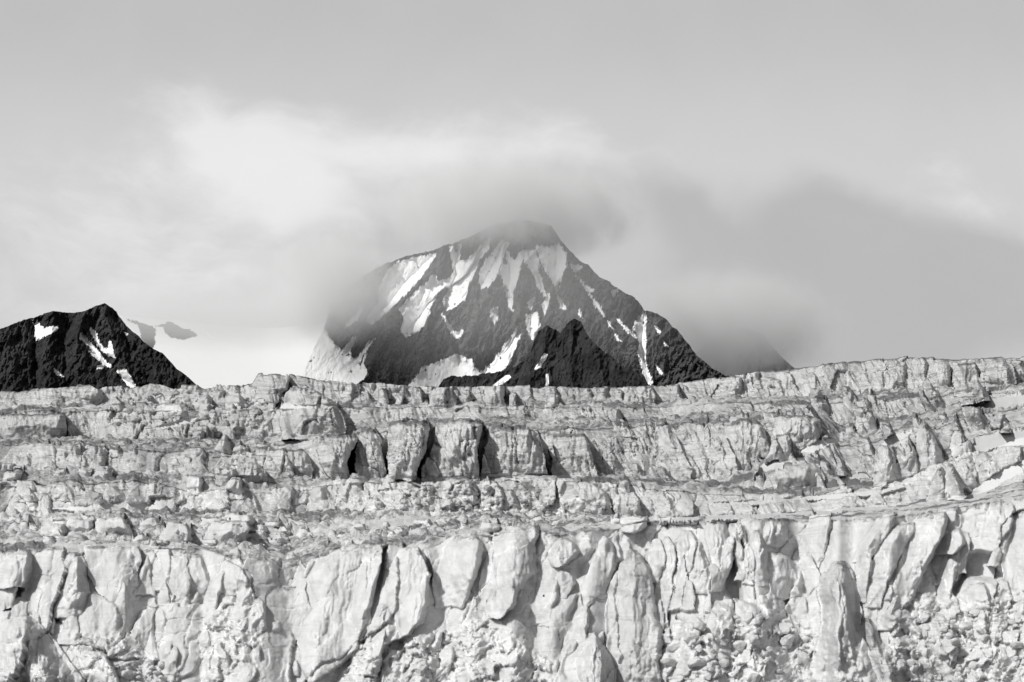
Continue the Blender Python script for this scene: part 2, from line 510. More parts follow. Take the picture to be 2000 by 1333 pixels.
def wall_relief(a, z, par, seed, k=1.0, rub=None):
    cw, ch, big, mid, _, slant = par
    wx = 1.1 * k * fbm(a / (7 * k), z / (9 * k), seed * 1.3, 5, seed, 0.62)
    wz = 1.3 * k * fbm(a / (8 * k), z / (8 * k), seed * 1.3 + 9, 4, seed + 5, 0.62)
    aa, zz = a + wx + slant * z, z + wz
    zone = smooth(0.0, 0.5, fbm(a / (16 * k), z / (13 * k), seed * 0.37, 3, seed + 51))     # 0 plain ice, 1 broken ice
    wid = np.clip(0.05 + 0.09 * fbm(a / (3 * k), z / (5 * k), seed * 0.21, 2, seed + 53), 0.012, 0.2)
    f1, f2, ci, cj, ox, oy = voronoi(aa / cw, zz / ch, seed + 11)
    h = (rnd(ci, cj, seed, 7) - 0.5) * 2 * big
    h += ox * (rnd(ci, cj, seed, 8) - 0.5) * 2.0 * big + oy * (rnd(ci, cj, seed, 9) - 0.35) * 1.1 * big
    h -= np.exp(-((f2 - f1) / wid) ** 2) * (rnd(ci, cj, seed, 10) > 0.75) * big * 0.7
    f1, f2, ci, cj, ox, oy = voronoi((aa + 0.6 * wx) / (cw * 0.42), (zz * 1.0 - 0.4 * aa) / (ch * 0.42), seed + 23)
    h2 = ((rnd(ci, cj, seed, 7) - 0.5) * 1.5 + ox * (rnd(ci, cj, seed, 8) - 0.5) * 2.4 + oy * (rnd(ci, cj, seed, 9) - 0.4) * 1.4) * mid
    h2 -= np.exp(-((f2 - f1) / wid) ** 2) * (rnd(ci, cj, seed, 12) > 0.8) * mid
    f1, f2, ci, cj, ox, oy = voronoi((aa - 0.8 * wx + 0.3 * zz) / (cw * 0.17), (zz - 0.5 * aa + wz) / (cw * 0.24), seed + 29)
    h3 = ((rnd(ci, cj, seed, 7) - 0.5) * 1.1 + ox * (rnd(ci, cj, seed, 8) - 0.5) * 2.4 + oy * (rnd(ci, cj, seed, 9) - 0.5) * 2.4) * mid * 0.55
    f1, f2, ci, cj, ox, oy = voronoi((aa + 0.5 * zz) / (cw * 0.085), (zz - 0.7 * aa + wz) / (cw * 0.11), seed + 43)
    h4 = (ox * (rnd(ci, cj, seed, 8) - 0.5) + oy * (rnd(ci, cj, seed, 9) - 0.5) + 0.25 * (rnd(ci, cj, seed, 7) - 0.5)) * mid * 0.55
    h += h2 * (0.45 + 0.55 * zone) + h3 * (0.08 + 0.6 * zone ** 2) + h4 * (0.06 + 0.5 * zone)
    h += 0.22 * mid * (ridged(aa / (2.2 * k), zz / (13 * k), 1.7, 4, seed + 31) - 0.6)
    h += mid * (0.03 + 0.14 * zone) * fbm(a / (1.9 * k), z / (1.9 * k), 4.1, 5, seed + 37, 0.62)
    # scalloped hollows between sharp aretes
    zf = smooth(-0.15, 0.25, fbm(a / (14 * k), z / (12 * k), seed * 0.53, 2, seed + 73))
    f1, f2, ci, cj, ox, oy = voronoi((aa + 0.5 * wx + 0.12 * zz) / (cw * 0.30), (zz + wz) / (cw * 1.5), seed + 71)
    h -= np.minimum(f2 - f1, 0.6) * mid * 2.0 * zf * (0.5 + rnd(ci, cj, seed, 3))
    if rub is not None:         # heaps of fallen ice
        f1, f2, ci, cj, ox, oy = voronoi((aa + wx) / 2.6, (zz + wz) / 2.2, seed + 75)
        l = np.maximum(0.6 - f1, 0) * rnd(ci, cj, seed, 4) * 0.8 + rnd(ci, cj, seed, 2) * 0.9 + ox * (rnd(ci, cj, seed, 5) - 0.5) * 2.4 + oy * (rnd(ci, cj, seed, 6) - 0.7) * 2.4
        f1, f2, ci, cj, ox, oy = voronoi((aa + 0.5 * wx) / 1.0, (zz + 0.5 * wz) / 0.9, seed + 77)
        l += rnd(ci, cj, seed, 4) * 0.45 + 1.6 * (ox * (rnd(ci, cj, seed, 5) - 0.5) + oy * (rnd(ci, cj, seed, 6) - 0.6)) * 0.7
        h = h * (1 - 0.7 * rub) + rub * (l + 0.35 * fbm(a / 0.9, z / 0.9, 5.5, 3, seed + 79))
    # long thin cracks wandering down the face and short ones along the layers
    c_ = np.abs(perlin(aa / (6.5 * k) + 0.12 * perlin(a / k, z / k, 0.3, seed + 61), zz / (17 * k), 6.1, seed + 60))
    cm = smooth(0.0, 0.3, perlin(a / (8 * k), z / (7 * k), 2.2, seed + 62))
    h -= np.exp(-(c_ / 0.022) ** 2) * cm * 0.6 * np.clip(mid, 0.4, 1)
    c_ = np.abs(perlin(aa / (16 * k), zz / (3.0 * k), 8.1, seed + 64))
    cm = smooth(0.05, 0.35, perlin(a / (9 * k), z / (5 * k), 7.2, seed + 65))
    h -= np.exp(-(c_ / 0.035) ** 2) * cm * 0.45 * np.clip(mid, 0.4, 1)
    h += 0.16 * mid * perlin(a / 30, (zz + 0.05 * a) / 0.75, 1.1, seed + 66) * (0.3 + smooth(-0.2, 0.3, perlin(a / 12, z / 9, 3.3, seed + 67)))
    return h


def bench_relief(x, y, seed, s=1.0):
    wx = 3 * fbm(x / 14, y / 14, seed * 0.7, 3, seed)
    r = ridged((x + wx) / (13 * s), (y + wx) / (5.5 * s), 0.3, 4, seed + 3) - 0.62
    f1, f2, ci, cj, ox, oy = voronoi((x + wx * 0.4) / (2.6 * s), y / (3.4 * s), seed + 9)
    blk = (0.75 - f1) * (rnd(ci, cj, seed, 4) ** 2) * 1.6 + ox * (rnd(ci, cj, seed, 5) - 0.5)
    f1, f2, ci, cj, ox, oy = voronoi((x + wx * 0.2) / (1.1 * s), y / (2.2 * s), seed + 19)
    sm = (0.7 - f1) * rnd(ci, cj, seed, 4) * 1.3 + ox * (rnd(ci, cj, seed, 5) - 0.5) * 1.4
    return 1.5 * s * r + 1.2 * s * blk + 0.28 * s * sm + 0.2 * s * fbm(x / 1.2, y / 2.0, 0.2, 3, seed + 13)


seg_start = [0]
for n in SEG_ROWS: seg_start.append(seg_start[-1] + n)
NR = seg_start[-1] + 1
GY = np.zeros((NR, NC)); GD = np.zeros((NR, NC))
for k, n in enumerate(SEG_ROWS):
    tt = np.linspace(0, 1, n + 1)[:, None]
    rows = slice(seg_start[k], seg_start[k + 1] + 1)
    GY[rows] = CTY[k] + (CTY[k + 1] - CTY[k]) * tt
    tb = tt ** 1.25 if SEG_WALL[k] else tt
    GD[rows] = CTD[k] + (CTD[k + 1] - CTD[k]) * tb
def poly_sdf(px, py, poly):
    """signed distance (pixels, negative inside) to a closed polygon"""
    poly = np.array(poly, float).reshape(-1, 2)
    d = np.full(px.shape, 1e9); inside = np.zeros(px.shape, bool)
    for a, b in zip(poly, np.roll(poly, -1, 0)):
        e = b - a
        t_ = np.clip(((px - a[0]) * e[0] + (py - a[1]) * e[1]) / max(e @ e, 1e-9), 0, 1)
        d = np.minimum(d, np.hypot(px - a[0] - t_ * e[0], py - a[1] - t_ * e[1]))
        cr = ((a[1] > py) != (b[1] > py)) & (px < (b[0] - a[0]) * (py - a[1]) / ((b[1] - a[1]) if b[1] != a[1] else 1e-9) + a[0])
        inside ^= cr
    return np.where(inside, -d, d)


# ---- ice towers, slabs and pinnacles stand out of the cliffs: (photo y, left x, right x) rows give each outline
SID = np.zeros((NR, NC), np.int32)          # which serac a grid point belongs to (0 = plain cliff)
ROUGH = np.ones((NR, NC)); SGR = np.full((NR, NC), np.nan); SDI = np.zeros((NR, NC)); STOP = np.zeros((NR, NC))
GX = np.broadcast_to(PXC[None, :], (NR, NC))
GD0 = GD.copy()
SERACS = []
EDGE_N = fbm(GX / 22, GY / 26, 0.4, 3, 501, 0.45)
EDGE_M = fbm(GX / 22, GY / 26, 8.4, 3, 502, 0.45)
FLUTE = ridged(GX / 11 + 0.05 * GY / 13 + 0.6 * EDGE_N, GY / 110, 2.2, 3, 505) - 0.6
FACE_N = fbm(GX / 34, GY / 60, 3.4, 3, 503)


# wind-packed snow lying on the ramps and ledges
SNOWP = [
    [1875, 982, 1920, 942, 1960, 915, 2010, 893, 2040, 885, 2040, 905, 1960, 942, 1912, 978], [1898, 884, 1904, 856, 1950, 848, 2040, 840, 2040, 866, 1950, 874],
    [1466, 934, 1490, 910, 1516, 898, 1536, 908, 1500, 922], [1556, 884, 1600, 860, 1645, 850, 1645, 862, 1600, 878, 1572, 890], [1722, 868, 1738, 850, 1782, 842, 1772, 856, 1738, 870],
    [1395, 984, 1500, 976, 1620, 966, 1720, 957, 1765, 943, 1768, 951, 1720, 965, 1600, 976, 1450, 987], [85, 993, 200, 985, 335, 985, 322, 996, 150, 999],
    [1262, 1011, 1400, 1007, 1560, 1001, 1700, 989, 1762, 981, 1762, 989, 1650, 1002, 1500, 1012, 1300, 1018], [300, 836, 380, 814, 402, 812, 332, 840], [1610, 935, 1690, 925, 1700, 935, 1640, 948],
    [735, 960, 790, 955, 800, 962, 750, 968], [1880, 795, 1960, 775, 2040, 770, 2040, 785, 1950, 800]]
SN = np.zeros((NR, NC), np.int32)
for i, poly in enumerate(SNOWP):
    q_ = np.array(poly, float).reshape(-1, 2)
    sel = (GX > q_[:, 0].min() - 5) & (GX < q_[:, 0].max() + 5) & (GY > q_[:, 1].min() - 5) & (GY < q_[:, 1].max() + 5)
    d_ = poly_sdf(GX[sel], GY[sel], poly) + 2.5 * EDGE_N[sel] + 2.0 * fbm(GX[sel] / 5, GY[sel] / 3, 0.7, 2, 77)
    v_ = SN[sel]; v_[d_ < 0] = i + 1; SN[sel] = v_


def S(name, label, *rows, depth=6.0, push=1.0, square=3.0, rough=1.0, grime=None, dirt=0.3, lean=2.0, slope=0.35, tilt=None, over=0.0, group=None):
    rows = np.array(rows, float).reshape(-1, 3)
    sid = len(SERACS) + 1
    y0, y1 = rows[0, 0], rows[-1, 0]
    xa, xb = rows[:, 1].min(), rows[:, 2].max()
    wpx = xb - xa
    c0 = int(np.clip((xa - 8 - PXC[0]) // STEP, 0, NC - 1)); c1_ = int(np.clip((xb + 8 - PXC[0]) // STEP + 2, 1, NC))
    gy = GY[:, c0:c1_] + np.clip(wpx / 30, 0.4, 1.6) * 2.4 * EDGE_N[:, c0:c1_]
    gx = GX[:, c0:c1_] + np.clip(wpx / 30, 0.4, 1.6) * 2.6 * EDGE_M[:, c0:c1_]
    xl = np.interp(gy, rows[:, 0], rows[:, 1]); xr = np.interp(gy, rows[:, 0], rows[:, 2])
    ins = (gy >= y0) & (gy <= y1) & (gx >= xl) & (gx <= xr) & (SN[:, c0:c1_] == 0)
    if not ins.any(): return
    xn = np.clip((gx - (xl + xr) / 2) / np.maximum((xr - xl) / 2, 0.5), -1, 1)
    t_ = np.clip((gy - y0) / (y1 - y0), 0, 1)                       # 0 top, 1 foot
    xcb = (rows[-1, 1] + rows[-1, 2]) / 2
    cb = int(np.clip(round((xcb - PXC[0]) / STEP), 0, NC - 1))
    db = float(np.interp(-min(y1, 1448), -CTY[:, cb], CTD[:, cb]))
    mpp = db / F
    T = min(depth * push * 0.62, wpx * mpp * 0.5 * 1.15)
    if tilt is None: tilt = 0.28 if square >= 3 else 0.08
    # chiselled faces: a lit left facet, a flat middle and a right facet that breaks off sharply
    r_ = np.random.default_rng(sid * 13 + 5)
    xr_ = r_.uniform(0.35, 0.8) if square >= 2.4 else r_.uniform(0.1, 0.5)
    k_ = 1.05 + 0.55 * max(square - 2.0, 0)
    xs_ = xn + 0.10 * FACE_N[:, c0:c1_] + r_.uniform(-0.25, 0.25) * (t_ - 0.5)
    prof = np.minimum((1 + xs_) / (1 + xr_) * k_, (1 - xs_) / (1 - xr_) * k_ * 0.9)
    prof = np.minimum(np.clip(prof, 0.12, 1.0), np.clip(0.75 + (xs_ - r_.uniform(-0.3, 0.3)) * r_.uniform(-0.5, 0.5), 0.3, 1.1) * 1.2) * (1 + tilt * xn)
    prof = prof * (1 + 0.12 * FACE_N[:, c0:c1_] + (0.62 if name in ('ice_tower', 'ice_column', 'ice_fin') else 0.15) * FLUTE[:, c0:c1_])
    vp = np.clip(0.4 + 0.6 * t_ / 0.14, 0, 1) * (1 - (0.92 - over) * np.clip((t_ - 0.55 + 0.12 * EDGE_N[:, c0:c1_]) / 0.45, 0, 1))
    lim = db + lean + slope * np.maximum(y1 - gy, 0) * mpp
    d = np.minimum(GD0[:, c0:c1_], lim) - T * prof * vp
    blk = GD[:, c0:c1_]; ins &= d < blk
    if not ins.any(): return
    blk[ins] = d[ins]
    for A, v in ((SID, sid), (ROUGH, rough), (SGR, np.nan if grime is None else grime), (SDI, dirt)):
        q = A[:, c0:c1_]; q[ins] = v
    q = STOP[:, c0:c1_]; q[ins] = (1 - t_)[ins]
    SERACS.append((name, label, group))


frng = np.random.default_rng(23)


def fins(name, label, group, poly, count, w_, h_, slant=0.0, square=2.4, push=1.0, rough=1.1, dirt=0.4, pointed=0.5):
    """many small ice bodies of one kind spread over a zone of the glacier"""
    poly = np.array(poly, float).reshape(-1, 2)
    lo, hi = poly.min(0), poly.max(0); n = 0
    while n < count:
        x, y = frng.uniform(lo, hi)
        if poly_sdf(np.array([x]), np.array([y]), poly)[0] > 0: continue
        u = frng.random() ** 1.6
        w = w_[0] + (w_[1] - w_[0]) * u; h = (h_[0] + (h_[1] - h_[0]) * u) * frng.uniform(0.75, 1.3)
        r = frng.uniform(0.08, 0.45) if frng.random() < pointed else frng.uniform(0.5, 0.95)
        sl = (slant + frng.normal() * 0.12) * h
        rows = []
        for t_ in (0, 0.12, 0.4, 0.7, 1.0):
            ww = w * (r + (1 - r) * t_ ** 0.8) * frng.uniform(0.88, 1.12) * (0.7 if t_ == 0 else 1)
            cx = x - sl * (1 - t_) + frng.normal() * w * 0.04
            rows += [y - h * (1 - t_), cx - ww / 2, cx + ww / 2]
        S(name, label, *rows, depth=7.0, push=push * frng.uniform(0.6, 1.1), square=square * frng.uniform(0.85, 1.3), rough=rough, dirt=dirt, group=group)
        n += 1


fins("ice_fin", "small weathered ice fin in the broken ground below the left skyline", "ice fins below the left skyline", [195, 775, 500, 765, 540, 850, 420, 866, 200, 850], 50, (10, 36), (10, 34))
fins("ice_fin", "low grey ice fin on the left terraces", "ice fins on the left terraces", [0, 880, 450, 890, 600, 900, 610, 990, 0, 985], 50, (12, 46), (10, 32))
fins("ice_fin", "jagged ice fin in the rubble belt below the central towers", "ice fins in the rubble belt", [620, 955, 850, 945, 1250, 960, 1260, 1006, 620, 1000], 45, (9, 34), (9, 34))
fins("ice_fin", "slanting dirty ice fin on the right hand slope", "slanting ice fins of the right hand slope", [1090, 850, 1400, 850, 1620, 800, 2000, 790, 2000, 950, 1700, 960, 1300, 950, 1100, 930], 95, (12, 46), (16, 60), slant=0.35)
fins("ice_column", "narrow banded ice column in the skyline cliff", "columns of the skyline cliff", [520, 790, 700, 800, 1250, 800, 1600, 770, 2000, 765, 2000, 745, 1600, 745, 1250, 775, 700, 775], 70, (12, 44), (22, 46), slant=0.08, pointed=0.15, square=2.8, push=0.7)
fins("ice_block", "small pale ice knob on the shelf above the front cliff", "ice knobs on the front shelf", [0, 1018, 300, 1018, 700, 1030, 900, 1030, 1230, 1022, 1200, 1032, 900, 1040, 740, 1056, 560, 1075, 0, 1064], 55, (14, 52), (8, 22), dirt=0.5)
fins("ice_flake", "white ice flake standing out of the front cliff", "flakes of the front cliff", [-20, 1140, 500, 1150, 1100, 1150, 1280, 1130, 2020, 1090, 2020, 1340, -20, 1340], 110, (14, 70), (24, 110), slant=-0.18, square=3.2, push=0.42, dirt=0.1, rough=0.7, pointed=0.6)

# front cliff, from the left edge of the glacier to the right
S("ice_block", "overhanging rounded block with a dark hollow below, at the left end of the front cliff", 1076, 6, 58, 1090, -8, 66, 1120, -15, 66, 1135, -15, 62, 1150, -12, 48, depth=8, push=1.3, square=2.6, over=0.75)
S("ice_slab", "pale tilted ice sheet leaning behind the tall pyramid of the front cliff", 1072, 96, 126, 1088, 66, 128, 1120, 66, 118, 1160, 60, 100, depth=4, push=0.2)
S("ice_pyramid", "tall pyramid of ice casting a shadow on the smooth slab beside it", 1078, 134, 156, 1100, 116, 166, 1130, 102, 170, 1160, 88, 178, 1185, 78, 170, 1205, 90, 165, depth=9, push=1.15, square=2.2, rough=0.7)
S("ice_slab", "broad smooth slab that catches the shadow of the tall pyramid", 1066, 166, 268, 1090, 163, 276, 1120, 172, 268, 1150, 186, 262, 1165, 200, 250, depth=5, push=0.2, rough=0.5, square=4)
S("ice_pinnacle", "small pointed tooth at the foot of two slabs on the upper front cliff", 1112, 256, 262, 1125, 246, 268, 1145, 238, 270, depth=3, push=1.0)
S("ice_slab", "cracked slab with a triangular face right of the shadowed smooth slab", 1074, 276, 300, 1092, 268, 310, 1120, 266, 318, 1146, 272, 318, depth=4, push=0.5, square=4)
S("ice_slab", "wide rounded slab with a dark vertical notch on its right edge", 1082, 312, 362, 1100, 312, 368, 1130, 322, 366, 1165, 336, 352, depth=5, push=0.45, rough=0.6, square=3.4)
S("ice_slab", "narrow upright slab beside the dark vertical notch of the wide rounded slab", 1088, 372, 396, 1110, 370, 404, 1140, 374, 412, 1150, 386, 410, depth=4, push=0.6)
S("ice_buttress", "twin topped buttress below the dirt line of the front shelf", 1094, 432, 448, 1110, 424, 474, 1130, 420, 488, 1150, 420, 492, 1162, 440, 480, depth=5, push=0.6)
S("ice_slab", "large smooth sloping face under the shadowed hollow of the front cliff", 1156, 160, 185, 1180, 150, 226, 1210, 142, 240, 1240, 150, 230, 1250, 180, 215, depth=5, push=0.4, rough=0.45, square=3.5)
S("ice_pinnacle", "slender white spire low on the front cliff with a black hole behind its tip", 1194, 290, 295, 1215, 286, 302, 1245, 284, 304, 1275, 280, 312, 1290, 285, 312, depth=3.2, push=1.4, square=2.2, rough=0.5, over=0.75)
S("ice_pinnacle", "blunt companion spire just behind the slender white spire", 1188, 308, 318, 1210, 302, 328, 1240, 303, 326, depth=3.2, push=1.0, square=2.4)
S("ice_buttress", "broad crumbly hill of ice filling the lower left of the front cliff", 1205, 44, 60, 1216, 8, 74, 1235, -10, 92, 1260, -20, 112, 1300, -30, 142, 1333, -40, 165, 1400, -40, 190, depth=16, push=1.1, square=2.1, rough=1.2, dirt=0.1)
S("ice_buttress", "small shoulder of ice leaning on the right side of the crumbly hill", 1262, 158, 180, 1280, 150, 208, 1310, 158, 226, 1350, 175, 240, 1400, 170, 250, depth=9, push=1.1, square=2.4)
S("ice_slab", "bright banded step left of the tallest leaning slab", 1146, 530, 588, 1165, 520, 598, 1200, 518, 596, 1240, 522, 590, 1262, 530, 575, depth=6, push=0.35, square=4, rough=0.6)
S("ice_slab", "tallest leaning slab of the front cliff with a dark crack down its right side", 1064, 684, 742, 1074, 664, 747, 1088, 622, 747, 1098, 602, 746, 1130, 590, 738, 1180, 582, 728, 1230, 580, 717, 1268, 584, 704, 1290, 588, 676, 1315, 594, 640, 1332, 602, 612, depth=5.5, push=1.05, square=4.5, rough=0.6, over=0.75)
S("ice_slab", "curved slab standing between the two dark cracks of the front cliff", 1066, 790, 818, 1076, 778, 822, 1100, 768, 832, 1120, 758, 841, 1150, 748, 838, 1180, 738, 836, 1215, 736, 826, 1240, 738, 800, 1258, 740, 752, depth=5, push=0.85, square=4, rough=0.5, over=0.75)
S("ice_slab", "square smooth slab with level bands, right of the curved slab", 1048, 882, 932, 1058, 866, 941, 1072, 834, 943, 1100, 843, 938, 1135, 846, 927, 1165, 846, 916, 1186, 850, 902, depth=5, push=0.8, square=4.5, rough=0.5)
S("ice_slab", "bright hourglass slab with a scalloped right edge", 1030, 990, 1050, 1046, 984, 1054, 1064, 958, 1046, 1100, 946, 1044, 1122, 940, 1046, 1136, 936, 1030, 1170, 934, 1010, 1192, 930, 990, depth=5, push=0.8, square=4, rough=0.6)
S("ice_block", "angular block jutting out below the bright hourglass slab", 1142, 970, 1000, 1156, 954, 1012, 1180, 946, 1008, 1200, 950, 990, 1210, 956, 978, depth=6, push=0.8, square=5, over=0.75)
S("ice_block", "tilted block perched at the top of the fractured corner", 1052, 1094, 1108, 1062, 1080, 1124, 1076, 1072, 1132, 1090, 1072, 1122, 1106, 1078, 1100, depth=5, push=0.8, square=5, over=0.75)
S("ice_block", "lower wedged block hanging under the tilted block", 1112, 1090, 1102, 1126, 1084, 1120, 1140, 1082, 1126, 1156, 1092, 1116, 1170, 1100, 1108, depth=4.5, push=0.8, square=5, over=0.75)
S("ice_slab", "upright blade of ice with a sharp tip in the fractured corner", 1046, 1176, 1184, 1062, 1168, 1196, 1090, 1166, 1202, 1120, 1164, 1204, 1145, 1164, 1200, depth=4, push=1.1, square=3)
S("ice_block", "thick lip block overhanging at the top of the front cliff above the big buttress", 1010, 1216, 1262, 1018, 1210, 1264, 1030, 1212, 1258, 1038, 1216, 1240, depth=5, push=1.2, square=3.5, over=0.75)
S("ice_buttress", "large scarred buttress bulging out of the middle of the front cliff", 1068, 1228, 1244, 1085, 1222, 1258, 1110, 1206, 1270, 1150, 1188, 1280, 1200, 1182, 1290, 1250, 1182, 1294, 1300, 1190, 1292, 1340, 1190, 1296, 1420, 1180, 1300, depth=11, push=1.15, square=2.4, rough=0.9, grime=0.3)
S("ice_buttress", "bright rounded mass of broken snow at the foot of the large scarred buttress", 1236, 1150, 1162, 1255, 1130, 1176, 1280, 1105, 1192, 1310, 1090, 1202, 1340, 1080, 1204, 1420, 1060, 1210, depth=13, push=1.7, square=2.3, rough=0.9, dirt=0.05)
S("ice_column", "fluted column with a folded edge just right of the large scarred buttress", 1042, 1292, 1310, 1060, 1288, 1322, 1090, 1286, 1326, 1130, 1282, 1318, 1170, 1280, 1310, 1230, 1280, 1306, depth=6, push=0.8, square=2.6, rough=1.2)
S("ice_column", "wide fluted column between the folded column and the twin topped pillar", 1030, 1336, 1352, 1050, 1324, 1370, 1090, 1326, 1384, 1130, 1318, 1390, 1155, 1316, 1394, depth=6, push=0.8, square=2.6, rough=1.3)
S("ice_column", "bulbous headed pillar overhanging the deep grey recess", 1014, 1384, 1418, 1030, 1378, 1426, 1056, 1384, 1426, 1070, 1388, 1420, 1100, 1392, 1416, 1112, 1400, 1410, depth=6, push=1.2, square=2.4, over=0.75)
S("ice_column", "thin upright pillar right of the deep grey recess", 1016, 1428, 1444, 1040, 1424, 1450, 1080, 1430, 1454, 1110, 1440, 1464, 1138, 1450, 1474, depth=4.5, push=0.9, square=2.5)
S("ice_column", "pale pointed pillar in front of the straight dark gash", 1036, 1472, 1482, 1056, 1464, 1490, 1090, 1466, 1500, 1130, 1474, 1506, 1144, 1480, 1504, depth=5, push=0.9, square=2.5)
S("ice_slab", "broad white arrowhead face right of the pale pointed pillar", 1078, 1502, 1524, 1092, 1500, 1546, 1116, 1500, 1566, 1140, 1502, 1574, 1160, 1506, 1568, 1168, 1515, 1555, depth=6, push=0.7, square=3, rough=0.5)
S("ice_column", "rounded hump with a cave under it at the top of the cliff", 1018, 1496, 1530, 1032, 1490, 1542, 1050, 1490, 1540, 1066, 1498, 1526, depth=6, push=0.9, square=2.5)
S("ice_pinnacle", "great free standing grey pinnacle in front of the cliff above the tumbled ice", 1094, 1632, 1652, 1108, 1620, 1664, 1122, 1606, 1668, 1150, 1594, 1676, 1190, 1600, 1684, 1220, 1604, 1684, 1260, 1594, 1694, 1300, 1584, 1712, 1340, 1576, 1732, 1420, 1560, 1750, depth=10, push=1.9, square=2.2, rough=1.0, grime=0.15)
S("ice_pinnacle", "dark side spur leaning on the right of the great grey pinnacle", 1204, 1690, 1702, 1225, 1684, 1716, 1260, 1684, 1730, 1300, 1690, 1742, 1340, 1690, 1752, 1400, 1690, 1760, depth=7, push=1.5, square=2.4, grime=0.45)
S("ice_pinnacle", "split toothed peak of tumbled ice left of the great grey pinnacle", 1166, 1434, 1440, 1176, 1436, 1470, 1195, 1438, 1494, 1220, 1440, 1500, 1250, 1440, 1508, 1270, 1450, 1500, depth=7, push=1.4, square=2.4)
S("ice_block", "rounded boulder of ice between the split toothed peak and the great grey pinnacle", 1166, 1500, 1530, 1180, 1496, 1540, 1200, 1498, 1538, 1214, 1508, 1530, depth=6, push=1.2, square=2.2)
S("ice_slab", "first slanting rib right of the great grey pinnacle", 1002, 1738, 1752, 1020, 1712, 1748, 1045, 1690, 1734, 1070, 1676, 1716, 1095, 1666, 1696, depth=5, push=0.9, square=3)
S("ice_slab", "slanting rib topped by a dark crack on the right of the front cliff", 1018, 1762, 1790, 1040, 1730, 1790, 1070, 1712, 1768, 1110, 1700, 1748, 1150, 1692, 1730, 1185, 1690, 1722, depth=5, push=0.75, square=3)
S("ice_slab", "large leaning slab with a rounded shoulder below the right snow ledge", 1002, 1800, 1846, 1016, 1784, 1852, 1045, 1774, 1846, 1080, 1764, 1826, 1120, 1752, 1806, 1160, 1742, 1790, 1185, 1745, 1775, depth=6, push=0.9, square=3)
S("ice_block", "blocky head with a ragged snow cap above the dark right hollow", 1032, 1838, 1878, 1046, 1826, 1888, 1062, 1818, 1892, 1076, 1820, 1876, 1082, 1826, 1862, depth=7, push=1.4, square=3, over=0.75)
S("ice_column", "square topped pillar on the left side of the dark right hollow", 1086, 1842, 1876, 1100, 1838, 1876, 1130, 1836, 1866, 1160, 1832, 1858, 1182, 1830, 1860, depth=5, push=1.0, square=3)
S("ice_slab", "tall slab rising above the dark right hollow to the top of the cliff", 982, 1938, 1972, 1000, 1928, 1980, 1030, 1924, 1978, 1058, 1922, 1962, 1076, 1930, 1950, depth=6, push=1.0, square=3)
S("ice_slab", "smooth outer slab at the right end of the front cliff", 1000, 1990, 2060, 1040, 1968, 2070, 1090, 1952, 2080, 1140, 1962, 2080, 1170, 1975, 2080, depth=6, push=0.7, square=3.5, rough=0.5)
S("ice_block", "bright upright block at the foot of the dark right hollow", 1140, 1894, 1922, 1155, 1888, 1930, 1180, 1888, 1934, 1196, 1892, 1930, depth=6, push=1.3, square=3)
S("ice_buttress", "grey translucent hump among the rubble right of the great grey pinnacle", 1196, 1800, 1812, 1212, 1800, 1856, 1235, 1796, 1872, 1265, 1790, 1874, 1300, 1794, 1864, 1330, 1800, 1860, depth=8, push=1.1, square=2.5, grime=0.35)
# low cliffs on the front shelf
S("ice_block", "rounded knoll with a split face at the back of the left front shelf", 1024, 92, 124, 1036, 80, 128, 1052, 76, 130, depth=6, push=0.8)
S("ice_block", "pale double faced knoll in the middle of the left front shelf", 1014, 134, 178, 1030, 126, 184, 1044, 128, 180, depth=6, push=0.8)
S("ice_block", "wide pale knoll with a dark debris fan on its right", 1012, 200, 240, 1026, 188, 252, 1048, 186, 262, depth=6, push=0.8)
S("ice_block", "grey shaded block with banded side on the front shelf", 1022, 330, 352, 1036, 318, 372, 1056, 312, 378, 1066, 320, 372, depth=6, push=0.9, grime=0.35)
S("ice_block", "long low shelf block with scalloped top behind the tallest leaning slab", 1018, 420, 480, 1034, 406, 490, 1060, 392, 480, depth=6, push=0.8)
S("ice_block", "row topped knoll of ice above the twin topped buttress", 1006, 440, 486, 1018, 428, 496, 1032, 432, 492, depth=6, push=0.8)
S("ice_block", "bright white lump on the shelf above the square smooth slab", 1022, 944, 966, 1032, 936, 978, 1044, 938, 974, depth=4, push=0.9)
# towers in the middle of the glacier
S("ice_tower", "leaning banded tower at the left end of the central tower row", 848, 640, 690, 858, 622, 696, 880, 618, 688, 905, 626, 678, 935, 644, 686, 948, 648, 690, depth=6, push=1.1, square=3, dirt=0.5)
S("ice_tower", "tapered tower second from the left in the central row", 838, 704, 732, 850, 698, 742, 880, 693, 748, 910, 692, 752, 945, 702, 760, depth=6, push=1.1, square=2.8, dirt=0.5)
S("ice_tower", "square topped fluted tower beside the black cleft in the central row", 822, 762, 832, 832, 758, 838, 860, 755, 836, 890, 756, 828, 915, 757, 820, 938, 762, 812, depth=7, push=1.25, square=3.6, dirt=0.6)
S("ice_tower", "broadest tower of the central row flaring to a wide foot right of the black cleft", 818, 866, 920, 830, 852, 940, 860, 848, 936, 890, 838, 934, 915, 826, 934, 945, 822, 938, 952, 822, 940, depth=8, push=1.2, square=2.8, dirt=0.5)
S("ice_tower", "craggy tower with cracked arches at the right end of the central row", 834, 962, 1020, 850, 952, 1052, 880, 946, 1062, 905, 940, 1066, 938, 938, 1072, depth=7, push=1.1, square=2.6, rough=1.4, dirt=0.5)
S("ice_slab", "arched slab leaning on the foot of the craggy tower", 886, 1004, 1016, 900, 994, 1032, 920, 984, 1042, 936, 980, 1044, depth=4, push=2.2, square=2.6)
S("ice_slab", "triangular slab leaning on the left foot of the broadest tower", 886, 842, 850, 905, 834, 862, 930, 826, 872, 946, 822, 876, depth=4, push=2.3, square=2.6)
